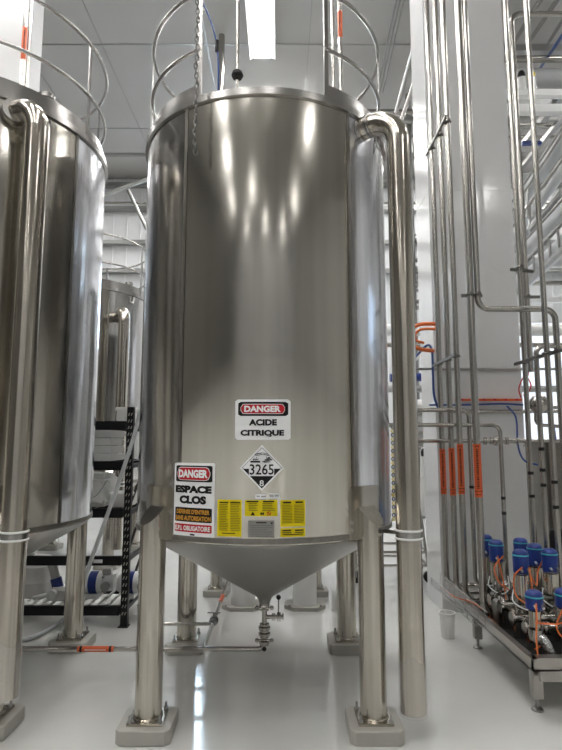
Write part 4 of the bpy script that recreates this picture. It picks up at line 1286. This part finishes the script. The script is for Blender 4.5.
m.cyl((atY(413, 270, 9.5).x, 9.5, 0), (atY(413, 270, 9.5).x, 9.5, ZC), .05)
o = m.build('pipe_cluster', PIPE_D); tag(o, 'distant tangle of small pipes seen in the gap beside the white shaft', 'pipes', None, 'stuff')

# yellow and black hazard chain behind the tank edge
t = thing('hazard_chain', 'thin yellow and black chain hanging behind the tank edge', 'chain', atY(394, 520, 5.0))
m1, m2 = MB(), MB()
for i in range(24):
    p = atY(392.5 + i * .06, 427 + i * 4.0, 4.8)
    (m1 if i % 2 else m2).torus(p, .012, .005, V((0, 1, 0)), n=10, m=6)
m1.build('yellow_links', YELL, t); m2.build('black_links', BLACK, t)

# ------------------------------------------------------------------ pipe racks upper right
def hpipe(name, label, py, Y, r, m, px0=505, dx_=3.2, cat='pipe', box=False):
    a = atY(px0, py, Y); a.x -= .35; b = V((X1, Y, a.z))
    mb = MB()
    if box: mb.bar(a, b, r * 2, r * 2)
    else: mb.cyl(a, b, r, n=18)
    return tag(mb.build(name, m, smooth=not box), label, cat)
hpipe('rack_beam', 'grey beam level across the upper pipe rack, first below the bend', 50, 7.6, .045, GALV, box=True)
hpipe('rack_pipe', 'steel pipe of the upper rack with small fittings', 59, 7.4, .05, PIPE)
hpipe('rack_duct', 'wide pale duct level across the upper pipe rack', 78, 7.6, .13, DUCT, 532)
hpipe('rack_beam', 'white beam below the wide pale duct', 94, 6.9, .045, WHITE, box=True)
hpipe('rack_beam', 'dark grey beam between two white ones in the upper rack', 103, 7.8, .05, GALV, box=True)
hpipe('rack_beam', 'broad white beam above the slanted ducts', 110, 6.9, .055, WHITE, box=True)
hpipe('rack_pipe', 'slim level pipe passing behind the slanted ducts', 125, 8.0, .03, PIPE)
hpipe('rack_duct', 'grey level duct behind the slanted ducts, above the inclined railing', 178, 10.6, .09, DUCT)
hpipe('rack_pipe', 'slim level pipe under the grey level duct', 186, 10.7, .035, GALV)
hpipe('rack_duct', 'white round level duct below the inclined railing', 261, 10.9, .11, DUCT)
hpipe('rack_pipe', 'level steel pipe below the white round duct', 272, 11.1, .04, GALV)
hpipe('rack_pipe', 'lowest level steel pipe above the window', 283, 11.3, .05, PIPE)
hpipe('rack_beam', 'white lintel beam along the window head', 300, 11.6, .06, WHITE, box=True)
def slope(name, label, a, Ya, b, Yb, r, m, cat='pipe', box=False):
    p, q = atY(*a, Ya), atY(*b, Yb)
    q = q + (q - p) * .22
    p = p - (q - p) * ((Y1 - .05 - p.y) / (p.y - q.y)) * .6
    mb = MB()
    if box: mb.bar(p, q, r * 2, r * 2)
    else: mb.cyl(p, q, r, n=18)
    return tag(mb.build(name, m, smooth=not box), label, cat)
slope('slanted_pipe', 'thin steel pipe receding under the ceiling, outermost from the shaft', (513, 44), 8.2, (540, 0), 5.7, .03, PIPE)
slope('slanted_pipe', 'thin steel pipe receding under the ceiling beside the outermost one', (529, 42), 8.2, (557, 0), 5.7, .03, PIPE)
slope('slanted_pipe', 'thin steel pipe receding toward the top corner of the picture', (544, 50), 8.2, (572, 6), 5.7, .025, PIPE)
slope('blue_pipe', 'blue pipe receding through the upper pipe rack', (537, 73), 8.6, (562, 36), 6.4, .022, BLUEC)
slope('slanted_beam', 'dark slanted beam receding behind the white beams', (518, 152), 9.5, (562, 95), 7.5, .05, GALV, 'beam', True)
slope('slanted_beam', 'dark slimmer slanted beam below the blue bracket', (518, 172), 9.6, (562, 118), 7.6, .035, PIPE_D, 'beam', True)
slope('slanted_duct', 'broad white slanted duct, upper one of the pair with bright gaps', (514, 212), 9.6, (562, 140), 7.2, .11, DUCT, 'duct')
slope('slanted_duct', 'white slanted duct right below the broad one', (516, 236), 9.8, (562, 172), 7.6, .075, DUCT, 'duct')
slope('slanted_beam', 'dark slanted rail between the white slanted ducts', (518, 244), 9.2, (562, 192), 7.2, .03, PIPE_D, 'beam', True)
slope('slanted_duct', 'round white duct climbing above the inclined railing', (514, 262), 9.4, (562, 212), 7.6, .12, DUCT, 'duct')
slope('slanted_duct', 'round white duct climbing below the inclined railing', (514, 292), 9.2, (562, 246), 7.4, .12, DUCT, 'duct')
for i, (a_, b_, c_) in enumerate((((516, 196), (562, 128), 'uppermost'), ((516, 205), (562, 134), 'second'), ((515, 224), (562, 160), 'third'), ((515, 252), (562, 200), 'lowest'))):
    slope('slanted_pipe', 'thin dark slanted pipe running among the white slanted ducts, %s of four' % c_, a_, 8.6, b_, 6.6, .018, SEAM)
t = thing('inclined_railing', 'dark inclined handrail with short posts between the climbing ducts', 'railing', atY(540, 262, 7.8))
ra, rb = atY(516, 272, 8.7), atY(572, 212, 6.8)
MB().bar(ra, rb, .05, .05).build('handrail', PIPE_D, t, smooth=False)
MB().bar(ra - V((0, 0, .35)), rb - V((0, 0, .35)), .06, .06).build('lower_rail', PIPE_D, t, smooth=False)
for i in range(7):
    p = ra.lerp(rb, (i + .5) / 7)
    MB().cyl(p - V((0, 0, .35)), p, .018, n=8).build('rail_post', PIPE_D, t)
o = MB().box(*[v for pr in zip(atY(523, 141, 8.0), atY(542, 144, 8.0)) for v in pr][:2], 8.0, 8.06, atY(523, 144, 8.0).z, atY(523, 140.5, 8.0).z).build('blue_plate', BLUE, smooth=False); tag(o, 'small blue bracket plate in the middle of the pipe racks', 'plate')
for i, (px, lab) in enumerate(((522, 'white filter canister with black top'), (532, 'grey filter canister with yellow top'))):
    c_ = atY(px, 88, 6.9)
    t = thing('filter_canister', lab + ' on the white rack beam', 'filter', c_)
    MB().lathe([(0, -.06), (.055, -.05), (.055, .14), (0, .15)], c_, 20).build('bowl', (WHITE, GALV)[i], t)
    MB().lathe([(0, .15), (.05, .15), (.05, .2), (.03, .24), (0, .24)], c_, 20).build('cap', (RUBBER, YELL)[i], t)
for i, (px, y0_, y1_) in enumerate(((530, 185, 215), (532, 205, 232))):
    o = MB().curve([atY(px - 2, y0_, 8.5), atY(px - 2, y1_, 8.5), atY(px + 2, y1_ + 3, 8.5), atY(px + 4, y1_ - 3, 8.5)], .02).build('pipe_hanger', GALV); tag(o, 'small hook shaped pipe hanger beside the free standing riser, %s' % ('upper', 'lower')[i], 'hanger')

# ------------------------------------------------------------------ camera, world, view
cam = bpy.data.cameras.new('camera')
cam.sensor_fit = 'AUTO'
cam.sensor_width = 36
cam.lens = 36 * F / 750
cam.clip_end = 100
co = bpy.data.objects.new('camera', cam)
COL.objects.link(co)
co.location = (0, 0, H)
co.rotation_euler = (PI / 2 + PT, 0, 0)
S.camera = co
wd = bpy.data.worlds.new('world')
S.world = wd
wd.use_nodes = True
wd.node_tree.nodes['Background'].inputs[0].default_value = (.7, .75, .8, 1)
wd.node_tree.nodes['Background'].inputs[1].default_value = .3
S.view_settings.view_transform = 'Standard'
S.view_settings.look = 'None'
S.view_settings.gamma = 1
S.view_settings.use_curve_mapping = False
S.view_settings.exposure = 0.85
S.cycles.use_denoising = True
S.cycles.max_bounces = 8
